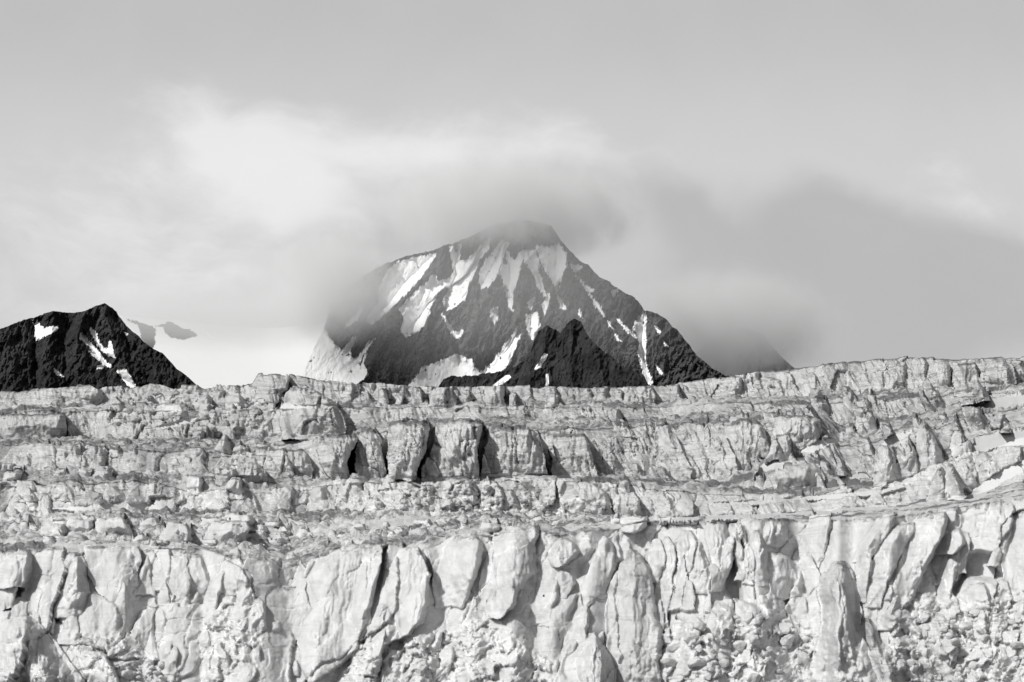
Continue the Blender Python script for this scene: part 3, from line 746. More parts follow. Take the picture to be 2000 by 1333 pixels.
S("ice_tower", "dark fluted buttress right of the craggy tower", 846, 1080, 1140, 870, 1072, 1150, 900, 1076, 1160, 935, 1080, 1170, depth=6, push=0.6, square=2.6, dirt=0.5)
S("ice_tower", "smooth rounded cliff end with black stains above the right snow ramp", 812, 1530, 1586, 822, 1514, 1600, 840, 1508, 1608, 860, 1506, 1600, 878, 1508, 1576, depth=9, push=1.0, square=2.6, rough=0.6, dirt=0.5)
S("ice_tower", "streaked cliff bulge left of the smooth rounded cliff end", 822, 1430, 1480, 836, 1418, 1492, 860, 1412, 1496, 890, 1412, 1490, 920, 1420, 1480, depth=8, push=0.8, square=2.6, dirt=0.6)
# cones and slabs in the rubble below the towers
S("ice_cone", "rounded banded cone below the leaning banded tower", 952, 612, 632, 962, 604, 640, 980, 600, 648, 998, 596, 654, depth=5, push=0.9, square=2.3)
S("ice_buttress", "grey sloping hump between the banded cone and the tower row", 934, 690, 706, 948, 674, 716, 966, 660, 720, 990, 654, 712, 998, 652, 706, depth=6, push=0.9, square=2.3)
S("ice_cone", "small sharp cone in the rubble right of the grey sloping hump", 970, 728, 734, 982, 720, 742, 998, 714, 750, depth=4, push=0.9, square=2.1)
S("ice_cone", "larger plain cone under the square topped fluted tower", 956, 778, 788, 970, 772, 796, 985, 768, 802, 999, 764, 808, depth=4.5, push=1.0, square=2.2)
S("ice_block", "dirty block heap under the broadest tower", 930, 880, 910, 944, 868, 922, 965, 862, 934, 990, 866, 930, depth=6, push=1.0, rough=1.5, dirt=0.6)
S("ice_block", "tall split block right of the dirty block heap", 938, 946, 968, 952, 940, 980, 975, 938, 984, 998, 942, 980, depth=5, push=1.1, dirt=0.4)
S("ice_slab", "overhanging flat topped slab in the middle of the rubble belt", 930, 1006, 1084, 938, 1010, 1088, 955, 1030, 1088, 975, 1046, 1086, 986, 1060, 1080, depth=7, push=1.3, square=4, over=0.75)
S("ice_slab", "long sloping slab right of the overhanging flat topped slab", 934, 1088, 1112, 946, 1086, 1160, 965, 1092, 1186, 985, 1096, 1194, 1008, 1120, 1196, depth=6, push=1.0, square=3.2, rough=0.7)
S("ice_slab", "grey slab with a curved dark foot near the right end of the rubble belt", 962, 1204, 1238, 976, 1198, 1250, 995, 1200, 1252, 1012, 1210, 1252, depth=5, push=0.9, square=3)
S("ice_slab", "flat grey slab with one vertical split above the thin snow ledge", 958, 1262, 1300, 975, 1254, 1312, 995, 1252, 1318, 1014, 1252, 1320, depth=5, push=0.9, square=3.6)
# right hand slope
S("ice_cone", "sharp pale cone standing on the right snow ramp", 914, 1832, 1838, 930, 1824, 1846, 950, 1818, 1856, 980, 1810, 1868, depth=6, push=1.0, square=2.1, grime=0.45)
S("ice_cone", "darker twin cone just behind the sharp pale cone", 908, 1852, 1858, 925, 1848, 1870, 950, 1848, 1882, 978, 1850, 1892, depth=6, push=0.7, square=2.1)
S("ice_tower", "grey fluted fin above the twin cones", 894, 1876, 1890, 908, 1868, 1904, 930, 1866, 1912, 950, 1870, 1910, depth=6, push=1.0, square=2.6, rough=1.3)
S("ice_tower", "ribbed fin nearest the right edge of the glacier, below the upper snow ramp", 888, 1908, 1926, 905, 1904, 1944, 930, 1906, 1954, 945, 1910, 1950, depth=6, push=1.0, square=2.6, rough=1.3)
S("ice_tower", "left ribbed tower of the right hand slope", 872, 1716, 1734, 890, 1708, 1748, 920, 1704, 1754, 950, 1706, 1756, depth=6, push=1.1, square=2.5, rough=1.2)
S("ice_tower", "middle ribbed tower of the right hand slope", 858, 1756, 1776, 880, 1750, 1786, 910, 1752, 1794, 945, 1756, 1798, depth=6, push=1.1, square=2.5, rough=1.2)
S("ice_tower", "highest shark fin tower of the right hand slope", 832, 1798, 1808, 848, 1790, 1822, 875, 1788, 1834, 905, 1792, 1846, 930, 1796, 1850, depth=6, push=1.1, square=2.5, rough=1.2)
S("ice_tower", "stubby twin fin beside the upper snow ramp", 838, 1866, 1878, 855, 1858, 1890, 880, 1858, 1900, 898, 1862, 1900, depth=6, push=1.0, square=2.5, rough=1.2)
S("ice_buttress", "smooth pale mound in the snow of the right hand slope", 908, 1550, 1580, 918, 1520, 1604, 935, 1496, 1612, 955, 1490, 1610, depth=9, push=0.8, square=2.3, rough=0.6)
# upper cliffs
S("ice_tower", "flat fronted pillar at the highest point of the right skyline", 699, 1784, 1806, 708, 1780, 1812, 730, 1779, 1812, 758, 1780, 1814, depth=6, push=0.9, square=2.8)
S("ice_cone", "small cone leaning on the flat fronted skyline pillar", 736, 1804, 1808, 746, 1800, 1814, 762, 1796, 1818, depth=4, push=1.5, square=2.2)
S("ice_tower", "round shouldered pillar right of the highest skyline pillar", 706, 1824, 1846, 718, 1814, 1858, 740, 1812, 1862, 764, 1814, 1862, depth=7, push=0.9, square=2.5)
S("ice_tower", "dark streaked pillar near the right end of the skyline", 708, 1872, 1902, 725, 1864, 1912, 750, 1862, 1914, 774, 1864, 1912, depth=7, push=0.9, square=2.6, dirt=0.5)
S("ice_tower", "banded half dome pillar at the right end of the skyline cliff", 702, 1936, 1962, 714, 1926, 1976, 740, 1922, 1984, 766, 1926, 1986, depth=7, push=0.9, square=2.5)
S("ice_buttress", "large triangular banded face below the highest left skyline corner", 758, 566, 600, 775, 556, 640, 800, 548, 662, 825, 546, 674, 858, 550, 678, depth=8, push=0.9, square=3, dirt=0.4)
S("ice_block", "square corner block at the highest point of the left skyline", 733, 508, 560, 742, 504, 566, 765, 500, 560, 778, 498, 540, depth=7, push=0.8, square=4)
S("ice_block", "mushroom shaped rock of ice on a thin neck below the left skyline corner", 769, 524, 538, 776, 516, 546, 786, 518, 545, 790, 524, 540, 804, 526, 538, depth=5, push=1.4, square=2.1, dirt=0.5, over=0.75)
S("ice_block", "round boulder perched on the cliff above the large triangular face", 757, 636, 652, 764, 630, 657, 774, 632, 656, 780, 638, 652, depth=5, push=1.3, square=2.1)
S("ice_block", "lone cube standing up on the left skyline", 746, 313, 325, 752, 312, 328, 764, 312, 332, depth=3, push=0.4, square=4)
S("ice_slab", "banded oblong slab lying below the lone skyline cube", 790, 300, 360, 800, 294, 370, 818, 290, 368, depth=7, push=0.8, square=3)
S("ice_block", "round headed block left of the mushroom shaped rock", 771, 384, 406, 782, 378, 414, 798, 372, 414, 806, 374, 412, depth=5, push=1.1, square=2.3)
S("ice_block", "stacked round stump right of the round headed block", 772, 446, 470, 784, 440, 480, 800, 440, 484, depth=5, push=1.0, square=2.3)
S("ice_slab", "long banded slab with a straight right end at the far left of the glacier", 808, -20, 126, 825, -20, 128, 845, -20, 126, 858, -20, 120, depth=8, push=0.8, square=5, rough=0.5, dirt=0.5)
S("ice_slab", "upper left skyline slab with level bands", 754, 130, 186, 765, 70, 200, 780, 50, 204, 794, 50, 196, depth=7, push=0.7, square=4, rough=0.6)
S("ice_pinnacle", "solitary sharp pinnacle among the broken ice of the left terraces", 850, 438, 442, 862, 430, 448, 876, 422, 452, 892, 412, 456, depth=5, push=1.2, square=2.1, rough=0.6)
S("ice_tower", "grooved block cliff below the solitary sharp pinnacle", 878, 530, 590, 892, 520, 604, 915, 512, 612, 936, 510, 612, depth=6, push=0.8, square=2.8, dirt=0.5)
S("ice_tower", "rounded grooved stump left of the grooved block cliff", 906, 470, 506, 920, 462, 518, 945, 460, 522, 952, 462, 522, depth=6, push=1.0, square=2.6)
S("ice_slab", "flat faced block with a straight crack on the far left terrace", 868, 60, 156, 880, 56, 160, 905, 56, 160, depth=6, push=0.7, square=4.5, rough=0.6)
S("ice_slab", "low square block on the lowest left ledge", 946, 60, 136, 960, 56, 148, 978, 54, 152, depth=6, push=0.8, square=4)
S("ice_slab", "half round block beside the low square block of the lowest left ledge", 950, 206, 226, 962, 200, 240, 980, 204, 248, depth=5, push=0.9, square=2.5)

# hollows and open clefts between the ice bodies: (depth in metres, outline)
HOLLOWS = [(8, [6, 1148, 40, 1138, 54, 1160, 50, 1198, 10, 1198]), (7, [1416, 1066, 1432, 1052, 1446, 1115, 1454, 1170, 1440, 1180, 1412, 1152, 1420, 1100]),
           (9, [1872, 1086, 1905, 1074, 1945, 1080, 1962, 1128, 1940, 1140, 1892, 1128, 1866, 1165, 1858, 1150, 1874, 1120]), (9, [744, 1072, 757, 1066, 753, 1112, 738, 1172, 728, 1186, 737, 1122]),
           (6, [1298, 1160, 1312, 1130, 1308, 1232, 1296, 1252]), (5, [1108, 1108, 1150, 1076, 1165, 1070, 1163, 1132, 1126, 1132]), (6, [66, 1100, 92, 1116, 84, 1170, 110, 1200, 128, 1222, 90, 1210, 62, 1170]),
           (14, [836, 842, 852, 824, 848, 860, 828, 915, 826, 880]), (12, [942, 850, 956, 838, 948, 900, 938, 944, 936, 900]), (9, [688, 872, 696, 856, 694, 905, 690, 940, 680, 915]), (9, [746, 862, 756, 848, 757, 910, 752, 905]),
           (6, [1452, 1030, 1464, 1044, 1464, 1100, 1474, 1136, 1456, 1100]), (6, [1686, 1100, 1700, 1088, 1692, 1150, 1684, 1140]), (5, [1712, 1080, 1732, 1048, 1740, 1052, 1722, 1092]), (8, [826, 1070, 840, 1095, 846, 1120, 842, 1150, 836, 1120]),
           (5, [1045, 1040, 1058, 1034, 1050, 1070, 1052, 1120, 1046, 1100]), (6, [1196, 1230, 1205, 1260, 1230, 1330, 1202, 1330]), (7, [205, 805, 250, 790, 262, 800, 225, 815]), (6, [120, 820, 130, 815, 132, 850, 124, 850])]
for hd, poly in HOLLOWS:
    q_ = np.array(poly, float).reshape(-1, 2)
    sel = (GX > q_[:, 0].min() - 6) & (GX < q_[:, 0].max() + 6) & (GY > q_[:, 1].min() - 6) & (GY < q_[:, 1].max() + 6) & (SID == 0)
    if sel.any():
        d_ = poly_sdf(GX[sel], GY[sel], poly) + 2.0 * EDGE_N[sel]
        GD[sel] += 0.5 * hd * smooth(3.0, -11.0, d_)
GP = P(PXC[None, :], GY, GD)
RUBBLE = [[1290, 1235, 1420, 1190, 1590, 1215, 1590, 1360, 1290, 1360], [1730, 1200, 1800, 1170, 1900, 1180, 2040, 1140, 2040, 1360, 1740, 1360],
          [760, 1270, 900, 1215, 960, 1225, 1080, 1300, 1060, 1360, 760, 1360], [130, 1235, 210, 1240, 320, 1300, 330, 1360, 190, 1360], [390, 1200, 500, 1160, 520, 1240, 450, 1340, 400, 1340],
          [690, 1250, 735, 1250, 730, 1350, 660, 1350], [720, 965, 1000, 950, 1200, 980, 1200, 1004, 700, 1002]]
DISP = np.zeros_like(GP)
GRIME = np.zeros((NR, NC)); DIRT = np.zeros((NR, NC))
for k, n in enumerate(SEG_ROWS):
    if not SEG_WALL[k]: continue
    rows = slice(seg_start[k], seg_start[k + 1] + 1)
    Pk = GP[rows]
    par = WPAR[k]
    rub = None
    if k in (0, 2):
        rub = np.zeros(Pk.shape[:2])
        for poly in RUBBLE:
            rub = np.maximum(rub, smooth(14, -14, poly_sdf(GX[rows], GY[rows], poly) + 16 * EDGE_N[rows]))
    h = wall_relief(Pk[..., 0], Pk[..., 2], par, 100 + k * 31, 1.0 if k == 0 else 0.8, rub)
    h = h * np.where(SN[rows] > 0, 0.15, 1) * ROUGH[rows] ** 0.8 * np.where(SID[rows] > 0, 0.7, 1.0)
    DISP[rows, :, 1] = -h
    DISP[rows, :, 2] = 0.12 * h
    tt = np.linspace(0, 1, n + 1)[:, None]
    GRIME[rows] = par[4] + (0.18 if k else 0.07) * fbm(Pk[..., 0] / 25, Pk[..., 2] / 12, k, 3, 200 + k)
    lipn = 0.05 + 0.10 * np.clip(0.5 + fbm(Pk[..., 0] / 5, 0.2, k * 2.0, 3, 210 + k), 0, 1.5)
    DIRT[rows] = (0.8 if k else 0.55) * smooth(1 - lipn * (1.0 if k else 0.35), 1.0, tt) + 0.25 * np.clip(fbm(Pk[..., 0] / 9, Pk[..., 2] / 5, 3.0, 3, 220 + k) - 0.1, 0, 1) * (1.2 if k else 0.5)
for k, n in enumerate(SEG_ROWS):
    if SEG_WALL[k]: continue
    r0, r1 = seg_start[k], seg_start[k + 1]
    rows = slice(r0, r1 + 1)
    Pk = GP[rows]
    s = 0.8 + 0.25 * k / 3
    h = bench_relief(Pk[..., 0], Pk[..., 1], 300 + k * 13, s)
    tt = np.linspace(0, 1, n + 1)[:, None]
    win = smooth(0, 0.08, tt) * (1 - smooth(0.92, 1, tt))
    flat = smooth(0.22, 0.5, fbm(Pk[..., 0] / 40, Pk[..., 1] / 18, k * 1.1, 3, 330 + k))      # smooth snow-filled stretches
    h = h * (1 - 0.85 * flat) * np.where(SID[rows] > 0, 0.3, 1.0) * np.where(SN[rows] > 0, 0.1, 1.0)
    if k == 1: h = h * (0.45 + 0.75 * smooth(1500, 1000, PXC)[None, :] * 1.0)
    lo, hi = DISP[r0].copy(), DISP[r1].copy()
    d = np.zeros_like(Pk)
    d[..., 2] = h * (0.25 + 0.75 * win)
    f_lo = 1 - smooth(0, 0.12, tt); f_hi = smooth(0.86, 1.0, tt)
    d += lo[None] * f_lo[..., None] + hi[None] * f_hi[..., None]
    DISP[rows] = d
    GRIME[rows] = (0.10 if k == 1 else 0.45) * (1 - flat)
    DIRT[rows] = (0.62 if k == 1 else 0.66) * (1 - flat) * np.clip(0.75 + 0.9 * fbm(Pk[..., 0] / 16, Pk[..., 1] / 9, k * 2.2, 3, 340 + k), 0, 1.3)
on = SID > 0
kx = fbm(GP[..., 0] / 2.2, GP[..., 2] / 3.0, GP[..., 1] / 9, 5, 520, 0.62)
DISP[..., 1] -= np.where(on, 0.05 * kx * ROUGH, 0)
GRIME = np.where(on & ~np.isnan(SGR), SGR, GRIME)
DIRT = np.where(on, np.clip(SDI * 1.6 * smooth(0.84, 1.0, STOP) + 0.4 * SDI * np.clip(kx, 0, 1), 0, 1), DIRT)
GV = GP + DISP
SID = np.where(SN > 0, len(SERACS) + SN, SID)
FID = np.max([SID[:-1, :-1], SID[1:, :-1], SID[:-1, 1:], SID[1:, 1:]], 0)


def largest_only(ids):
    """faces of one ice body that ended up apart from its main piece go back to the cliff"""
    flat = ids.ravel(); w_ = ids.shape[1]
    seen = np.zeros(len(flat), bool); best = {}; comps = []
    for start in np.flatnonzero(flat > 0):
        if seen[start]: continue
        v = flat[start]; stack = [int(start)]; seen[start] = True; comp = []
        while stack:
            i = stack.pop(); comp.append(i); c = i % w_
            for j in ((i - 1) if c else -1, (i + 1) if c < w_ - 1 else -1, i - w_, i + w_):
                if 0 <= j < len(flat) and not seen[j] and flat[j] == v:
                    seen[j] = True; stack.append(j)
        comps.append((v, comp)); best[v] = max(best.get(v, 0), len(comp))
    for v, comp in comps:
        if len(comp) < best[v]: flat[comp] = 0
    return flat.reshape(ids.shape)


FID = largest_only(FID.copy())
glacier = link("glacier", None, (0, 400, 0), kind="structure", category="glacier",
               label="crevassed grey white glacier rising in ice cliffs and terraces below the peaks")
PART_LABEL = {0: "white front ice cliff standing in the sea", 1: "rubbly ice shelf on top of the front cliff", 2: "low broken ice cliff behind the front shelf",
              3: "narrow ice ledge", 4: "tall dirty ice cliff of towers in the middle of the glacier", 5: "debris covered terrace above the tower cliff",
              6: "layered ice cliff below the skyline cliff", 7: "narrow ledge below the skyline cliff", 8: "layered ice cliff along the skyline"}
for k, n in enumerate(SEG_ROWS):
    r0, r1 = seg_start[k], seg_start[k + 1] + 1
    V = GV[r0:r1]; g = GRIME[r0:r1]; dd = DIRT[r0:r1]; fid = FID[r0:r1 - 1]
    if k == 0:      # foot of the front cliff runs down into the sea
        foot = V[:1].copy(); foot[..., 2] = -6; foot[..., 1] -= 2
        V = np.concatenate([foot, V]); g = np.concatenate([g[:1], g]); dd = np.concatenate([dd[:1] * 0, dd]); fid = np.concatenate([fid[:1] * 0, fid])
    if k == 8:      # plateau and far side behind the skyline
        top = V[-1:]; ext = [top]
        for dy, dz in ((25, 0.2), (80, -1), (200, -8), (400, -140)):
            e = top.copy(); e[..., 1] += dy; e[..., 2] += dz; e[..., 0] *= (1 + dy / 700)
            ext.append(e)
        V = np.concatenate([V] + ext[1:]); g = np.concatenate([g] + [g[-1:]] * 4); dd = np.concatenate([dd] + [dd[-1:]] * 4)
        fid = np.concatenate([fid, np.zeros((4, NC - 1), np.int32)])
    vv, qq, at = compact(V.reshape(-1, 3), grid_quads(V.shape[0], NC)[fid.ravel() == 0],
                         {"grime": np.clip(g, 0, 1).ravel(), "dirt": np.clip(dd, 0, 1).ravel()})
    based("ice_cliff" if SEG_WALL[k] else "ice_terrace", vv, qq, ICE, at, glacier, label=PART_LABEL[k])

ALLQ = grid_quads(NR, NC); FLATID = FID.ravel()
ALLA = {"grime": np.clip(GRIME, 0, 1).ravel(), "dirt": np.clip(DIRT, 0, 1).ravel()}
order = np.argsort(FLATID, kind='stable'); bounds = np.searchsorted(FLATID[order], np.arange(len(SERACS) + len(SNOWP) + 3))
for i, (nm, lb, gr_) in enumerate(SERACS):
    qq = ALLQ[order[bounds[i + 1]:bounds[i + 2]]]
    if len(qq) < 12: continue
    vv, qq, at = compact(GV.reshape(-1, 3), qq, ALLA)
    based(nm, vv, qq, ICE, at, label=lb, category=nm.replace('_', ' '), kind="thing", group=gr_)


for i in range(len(SNOWP)):
    k_ = len(SERACS) + 1 + i
    qq = ALLQ[order[bounds[k_]:bounds[k_ + 1]]]
    if len(qq) < 12: continue
    vv, qq, at = compact(GV.reshape(-1, 3), qq, {})
    based("snow_patch", vv, qq, SNOW_ICE, None, glacier)

def surf_point(px, py):
    """displaced surface point nearest to a photo pixel"""
    c = int(np.clip(round((px - PXC[0]) / STEP), 0, NC - 1))
    r = int(np.argmin(np.abs(GY[:, c] - py)))
    return GV[r, c]

# ------------------------------------------------------------------ loose ice blocks
brng = np.random.default_rng(5)


def block_mesh(seed):
    n, m_ = 20, 12
    th = np.linspace(0, 2 * np.pi, n, endpoint=False); ph = np.linspace(0.12, np.pi - 0.12, m_)
    V = np.stack([np.sin(ph)[:, None] * np.cos(th), np.sin(ph)[:, None] * np.sin(th), np.cos(ph)[:, None] * np.ones(n)], -1)
    r = np.ones(V.shape[:2])
    rr = np.random.default_rng(seed)
    for _ in range(11):         # chop the ball with random planes: an angular fragment
        d = rr.normal(size=3); d /= np.linalg.norm(d)
        c = rr.uniform(0.55, 0.85)
        dot = np.maximum(V @ d, 1e-3)
        r = np.minimum(r, c / dot)
    V = V * r[..., None]
    V += (0.07 * fbm(V[..., 0] * 2, V[..., 1] * 2, V[..., 2] * 2 + seed, 3, seed))[..., None]
    V *= rr.uniform([0.9, 0.7, 0.6], [1.3, 1.1, 1.1])
    vv = V.reshape(-1, 3)
    verts = np.concatenate([vv, V[0].mean(0)[None], V[-1].mean(0)[None]])
    i = np.arange(n)
    tris = np.concatenate([np.stack([np.full(n, len(vv)), i, (i + 1) % n], -1), np.stack([np.full(n, len(vv) + 1), (m_ - 1) * n + (i + 1) % n, (m_ - 1) * n + i], -1)])
    g = np.full(len(verts), 0.0); 
    return verts, grid_quads(m_, n, True)[:, ::-1], tris


BLK = {}
for gr in (0.05, 0.55):
    for s_ in range(8):
        v_, q_, t_ = block_mesh(s_ + 1)
        BLK[(gr, s_)] = mesh_from("ice_block", v_, q_, ICE, {"grime": np.full(len(v_), gr), "dirt": np.full(len(v_), 0.12 if gr < 0.3 else 0.4)}, False, t_)


def scatter(poly, count, smin, smax, grime, label, group, step=0):
    poly = np.array(poly, float).reshape(-1, 2)
    lo, hi = poly.min(0), poly.max(0)
    k = 0
    while k < count:
        p_ = brng.uniform(lo, hi)
        if poly_sdf(np.array([p_[0]]), np.array([p_[1]]), poly)[0] > 0: continue
        c = int(np.clip(round((p_[0] - PXC[0]) / STEP), 0, NC - 1)); r_ = int(np.argmin(np.abs(GY[:, c] - p_[1])))
        pos = GV[r_, c].copy()
        size = (smin + (smax - smin) * brng.random() ** 2.2) * pos[1] / F * 0.5
        pos[1] -= size * 0.35; pos[2] += size * 0.1
        o = bpy.data.objects.new("ice_block", BLK[(grime, int(brng.integers(8)))])
        COL.objects.link(o)
        o.location = pos; o.scale = (size,) * 3
        o.rotation_euler = brng.uniform(-0.5, 0.5, 3) + np.array([0, 0, brng.uniform(0, 6.28)])
        o["label"] = label; o["category"] = "ice block"; o["group"] = group
        k += 1


scatter([1300, 1240, 1400, 1200, 1500, 1210, 1580, 1240, 1580, 1340, 1290, 1340], 60, 9, 40, 0.05, "loose white ice block in the tumbled heap left of the great grey pinnacle", "tumbled white ice blocks left of the pinnacle")
scatter([1760, 1180, 1880, 1190, 2010, 1150, 2010, 1340, 1740, 1340], 60, 8, 30, 0.05, "loose white ice block in the heap right of the great grey pinnacle", "tumbled white ice blocks right of the pinnacle")
scatter([700, 965, 860, 945, 1060, 945, 1200, 985, 1200, 1005, 700, 1000], 55, 6, 22, 0.55, "dirty ice block in the rubble belt below the central towers", "ice blocks in the rubble belt")
scatter([200, 770, 480, 760, 520, 850, 380, 850, 200, 830], 35, 6, 22, 0.55, "dirty ice block in the broken ice below the left skyline", "ice blocks below the left skyline")
scatter([30, 1010, 600, 1010, 900, 1010, 1200, 1020, 1100, 1040, 740, 1056, 560, 1080, 300, 1060, 30, 1066], 60, 6, 18, 0.05, "small pale ice block lying on the shelf above the front cliff", "ice blocks on the front shelf")
scatter([150, 1230, 320, 1290, 330, 1340, 210, 1340], 25, 6, 18, 0.05, "small ice fragment in the debris chute beside the crumbly hill", "ice fragments in the debris chute")

# ------------------------------------------------------------------ mountains
def line_dist(px, py, lines):
    d = np.full(px.shape, 1e9)
    for ln in lines:
        ln = np.array(ln, float).reshape(-1, 2)
        for a, b in zip(ln[:-1], ln[1:]):
            e = b - a
            t_ = np.clip(((px - a[0]) * e[0] + (py - a[1]) * e[1]) / max(e @ e, 1e-9), 0, 1)
            d = np.minimum(d, np.hypot(px - a[0] - t_ * e[0], py - a[1] - t_ * e[1]))
    return d


def conv(pts, ox, oy, s):
    a = np.array(pts, float).reshape(-1, 2)
    return np.stack([ox + a[:, 0] / s, oy + a[:, 1] / s], -1)


def mountain(name, label, sil, y_base, D0, slope, rel, mat, snow=(), ridges=(), gullies=(), step=1.2, seed=1, jag=2.0, rough=1.0, snow_rag=2.2, snow_label=None, px2m=None):
    sil = np.array(sil, float).reshape(-1, 2)
    x0, x1 = sil[0, 0], sil[-1, 0]
    nc = int((x1 - x0) / step) + 1
    px = np.linspace(x0, x1, nc)
    ys = np.interp(px, sil[:, 0], sil[:, 1]) + jag * (fbm(px / 22, seed, 0.5, 5, seed, 0.62) + 0.35 * np.abs(fbm(px / 5, seed, 2.5, 3, seed + 1)))
    hmax = y_base - ys.min()
    nr = int(hmax / step) + 1
    tt = np.linspace(0, 1, nr)[:, None]
    PX = np.broadcast_to(px, (nr, nc)).copy()
    PY = y_base + (ys - y_base)[None, :] * tt
    mpp = D0 / F
    up = (y_base - PY) * mpp
    wx = 5 * fbm(PX / 30, PY / 30, 0.2, 3, seed + 2); wy = 5 * fbm(PX / 30, PY / 30, 7.2, 3, seed + 3)
    rl = np.zeros_like(up)
    if len(ridges):
        dr = line_dist(PX + wx, PY + wy, ridges); dg = line_dist(PX + wx, PY + wy, gullies)
        rl += 0.68 * rel * (dg / (dg + dr + 3.0) - 0.5)
    calm = np.ones_like(up)
    for poly in snow:
        poly = np.asarray(poly, float).reshape(-1, 2)
        lo, hi = poly.min(0) - 8, poly.max(0) + 8
        sel = (PX > lo[0]) & (PX < hi[0]) & (PY > lo[1]) & (PY < hi[1])
        if sel.any(): calm[sel] = np.minimum(calm[sel], smooth(-3, 4, poly_sdf(PX[sel], PY[sel], poly)))
    calm = 0.12 + 0.88 * calm
    rl += (0.1 + 0.9 * calm) * rel * 0.62 * (ridged((PX + 0.10 * (PX - sil[:, 0].mean()) * (y_base - PY) / hmax) / 50 + 0.3 * wx / 5, PY / 190, 0.3, 5, seed + 5, 0.55) - 0.6) * rough
    rl += calm * rel * 0.50 * (ridged((PX + 0.4 * PY) / 20, (PY - 0.2 * PX) / 40, 1.3, 5, seed + 8, 0.6) - 0.6) * rough
    rl += calm * rel * 0.10 * (ridged((PX - 0.35 * PY) / 9, (PY + 0.3 * PX) / 22, 4.3, 3, seed + 12, 0.6) - 0.6) * rough
    rl += calm * rel * 0.07 * fbm(PX / 6, PY / 7, 1.9, 4, seed + 9, 0.6) * rough
    D = D0 + up / math.tan(math.radians(slope)) - rl
    V = P(PX, PY, D)
    foot = V[:1].copy(); foot[..., 2] = -5; foot[..., 1] -= 60
    back = [V[-1:].copy() for _ in range(3)]
    for b, (dy, f) in zip(back, ((60, 0.96), (400, 0.6), (1100, 0.0))):
        b[..., 1] += dy * D0 / 5000; b[..., 2] = b[..., 2] * f - (5 if f == 0 else 0)
    A = np.concatenate([foot, V] + back)
    nq = grid_quads(A.shape[0], nc)
    verts = A.reshape(-1, 3)
    kind = np.zeros(len(nq), int)
    if len(snow):
        fx = np.full((A.shape[0] - 1, nc - 1), -1e6); fy = fx.copy()
        fx[1:nr] = (PX[:-1, :-1] + PX[1:, 1:]) / 2; fy[1:nr] = (PY[:-1, :-1] + PY[1:, 1:]) / 2
        valid = fx > -1e5
        # rag the edges: small teeth along the fall line plus rock islands
        rag = snow_rag * fbm(fx / 9, fy / 18, 3.3, 4, seed + 20, 0.6) + 1.5 * snow_rag * fbm((fx + 0.25 * fy) / 3.2, fy / 16, 1.3, 3, seed + 21, 0.65)
        for i, poly in enumerate(snow):
            poly = np.asarray(poly, float).reshape(-1, 2)
            lo, hi = poly.min(0) - 6, poly.max(0) + 6
            sel = valid & (fx > lo[0]) & (fx < hi[0]) & (fy > lo[1]) & (fy < hi[1])
            if not sel.any(): continue
            d = poly_sdf(fx[sel], fy[sel], poly)
            wmin = min(hi - lo) - 12
            ok = d + rag[sel] * np.clip(wmin / 14, 0.25, 1.0) < 2.2 * np.clip(wmin / 20, 0.3, 1.0)
            isl = fbm(fx[sel] / 9, fy[sel] / 12, 5.0, 4, seed + 25, 0.6) > 0.66
            ok &= ~(isl & (d < -1.0))
            flatk = kind.reshape(fx.shape); cur = flatk[sel]; cur[ok & (cur == 0)] = i + 1; flatk[sel] = cur
            kind = flatk.ravel()
    rv, rq, _ = compact(verts, nq[kind == 0], {})
    o = based(name, rv, rq, mat, None, label=label, kind="structure", category="mountain")
    for i in range(len(snow)):
        qq = nq[kind == i + 1]
        if len(qq) < 6: continue
        sv, sq, _ = compact(verts, qq, {})
        based("snow_patch", sv, sq, SNOW, None, o)
    return o


def c1(*p): return conv(p, 0, 560, 2.836)
def c2(*p): return conv(p, 600, 400, 2.2222)


main_sil = [(560, 790), (585, 748), (600, 712), (618, 668), (632, 645), (645, 600), (667, 571), (717, 533), (757, 512), (800, 500), (843, 490), (892, 472), (951, 447), (975, 438), (991, 434), (1020, 431), (1050, 432), (1077, 442), (1090, 463), (1110, 487), (1131, 508), (1149, 521), (1180, 544), (1207, 562), (1228, 576), (1248, 593), (1261, 607), (1275, 610), (1302, 625), (1324, 647), (1356, 688), (1392, 719), (1423, 737), (1470, 790)]
main_ridges = [c2(1000, 80, 1000, 190, 940, 260, 930, 400, 900, 560, 870, 700), c2(1010, 240, 1020, 265, 1050, 380, 1090, 480, 1130, 560),
               c2(1060, 95, 1120, 170, 1125, 270, 1100, 350, 1180, 520, 1260, 640, 1340, 720), c2(850, 190, 840, 280, 760, 430, 700, 600, 690, 680),
               c2(640, 160, 600, 260, 480, 330, 390, 460), c2(560, 390, 500, 560, 480, 680), c2(585, 400, 600, 520, 630, 640), c2(360, 250, 270, 400, 200, 520, 150, 620),
               c2(420, 470, 330, 600, 240, 760), c2(1290, 320, 1340, 450, 1440, 640, 1500, 780), c2(1480, 460, 1560, 600, 1640, 740), c2(740, 200, 690, 300, 560, 390),
               c2(1000, 520, 1000, 640, 940, 760)]
main_gullies = [c2(540, 220, 400, 370, 280, 500, 170, 640), c2(650, 190, 645, 300, 600, 420, 610, 500, 660, 580, 660, 700), c2(780, 150, 700, 300, 520, 440, 430, 560),
                c2(860, 160, 800, 270, 740, 400), c2(865, 180, 880, 300, 885, 470, 880, 580, 800, 720), c2(960, 210, 1000, 290, 1030, 400, 1030, 480),
                c2(1080, 180, 1080, 330, 1110, 440), c2(970, 410, 975, 580), c2(1170, 310, 1230, 400, 1290, 490, 1380, 640), c2(1462, 470, 1450, 600, 1480, 770),
                c2(915, 540, 860, 640, 780, 720), c2(280, 590, 220, 700), c2(1060, 480, 1100, 640)]
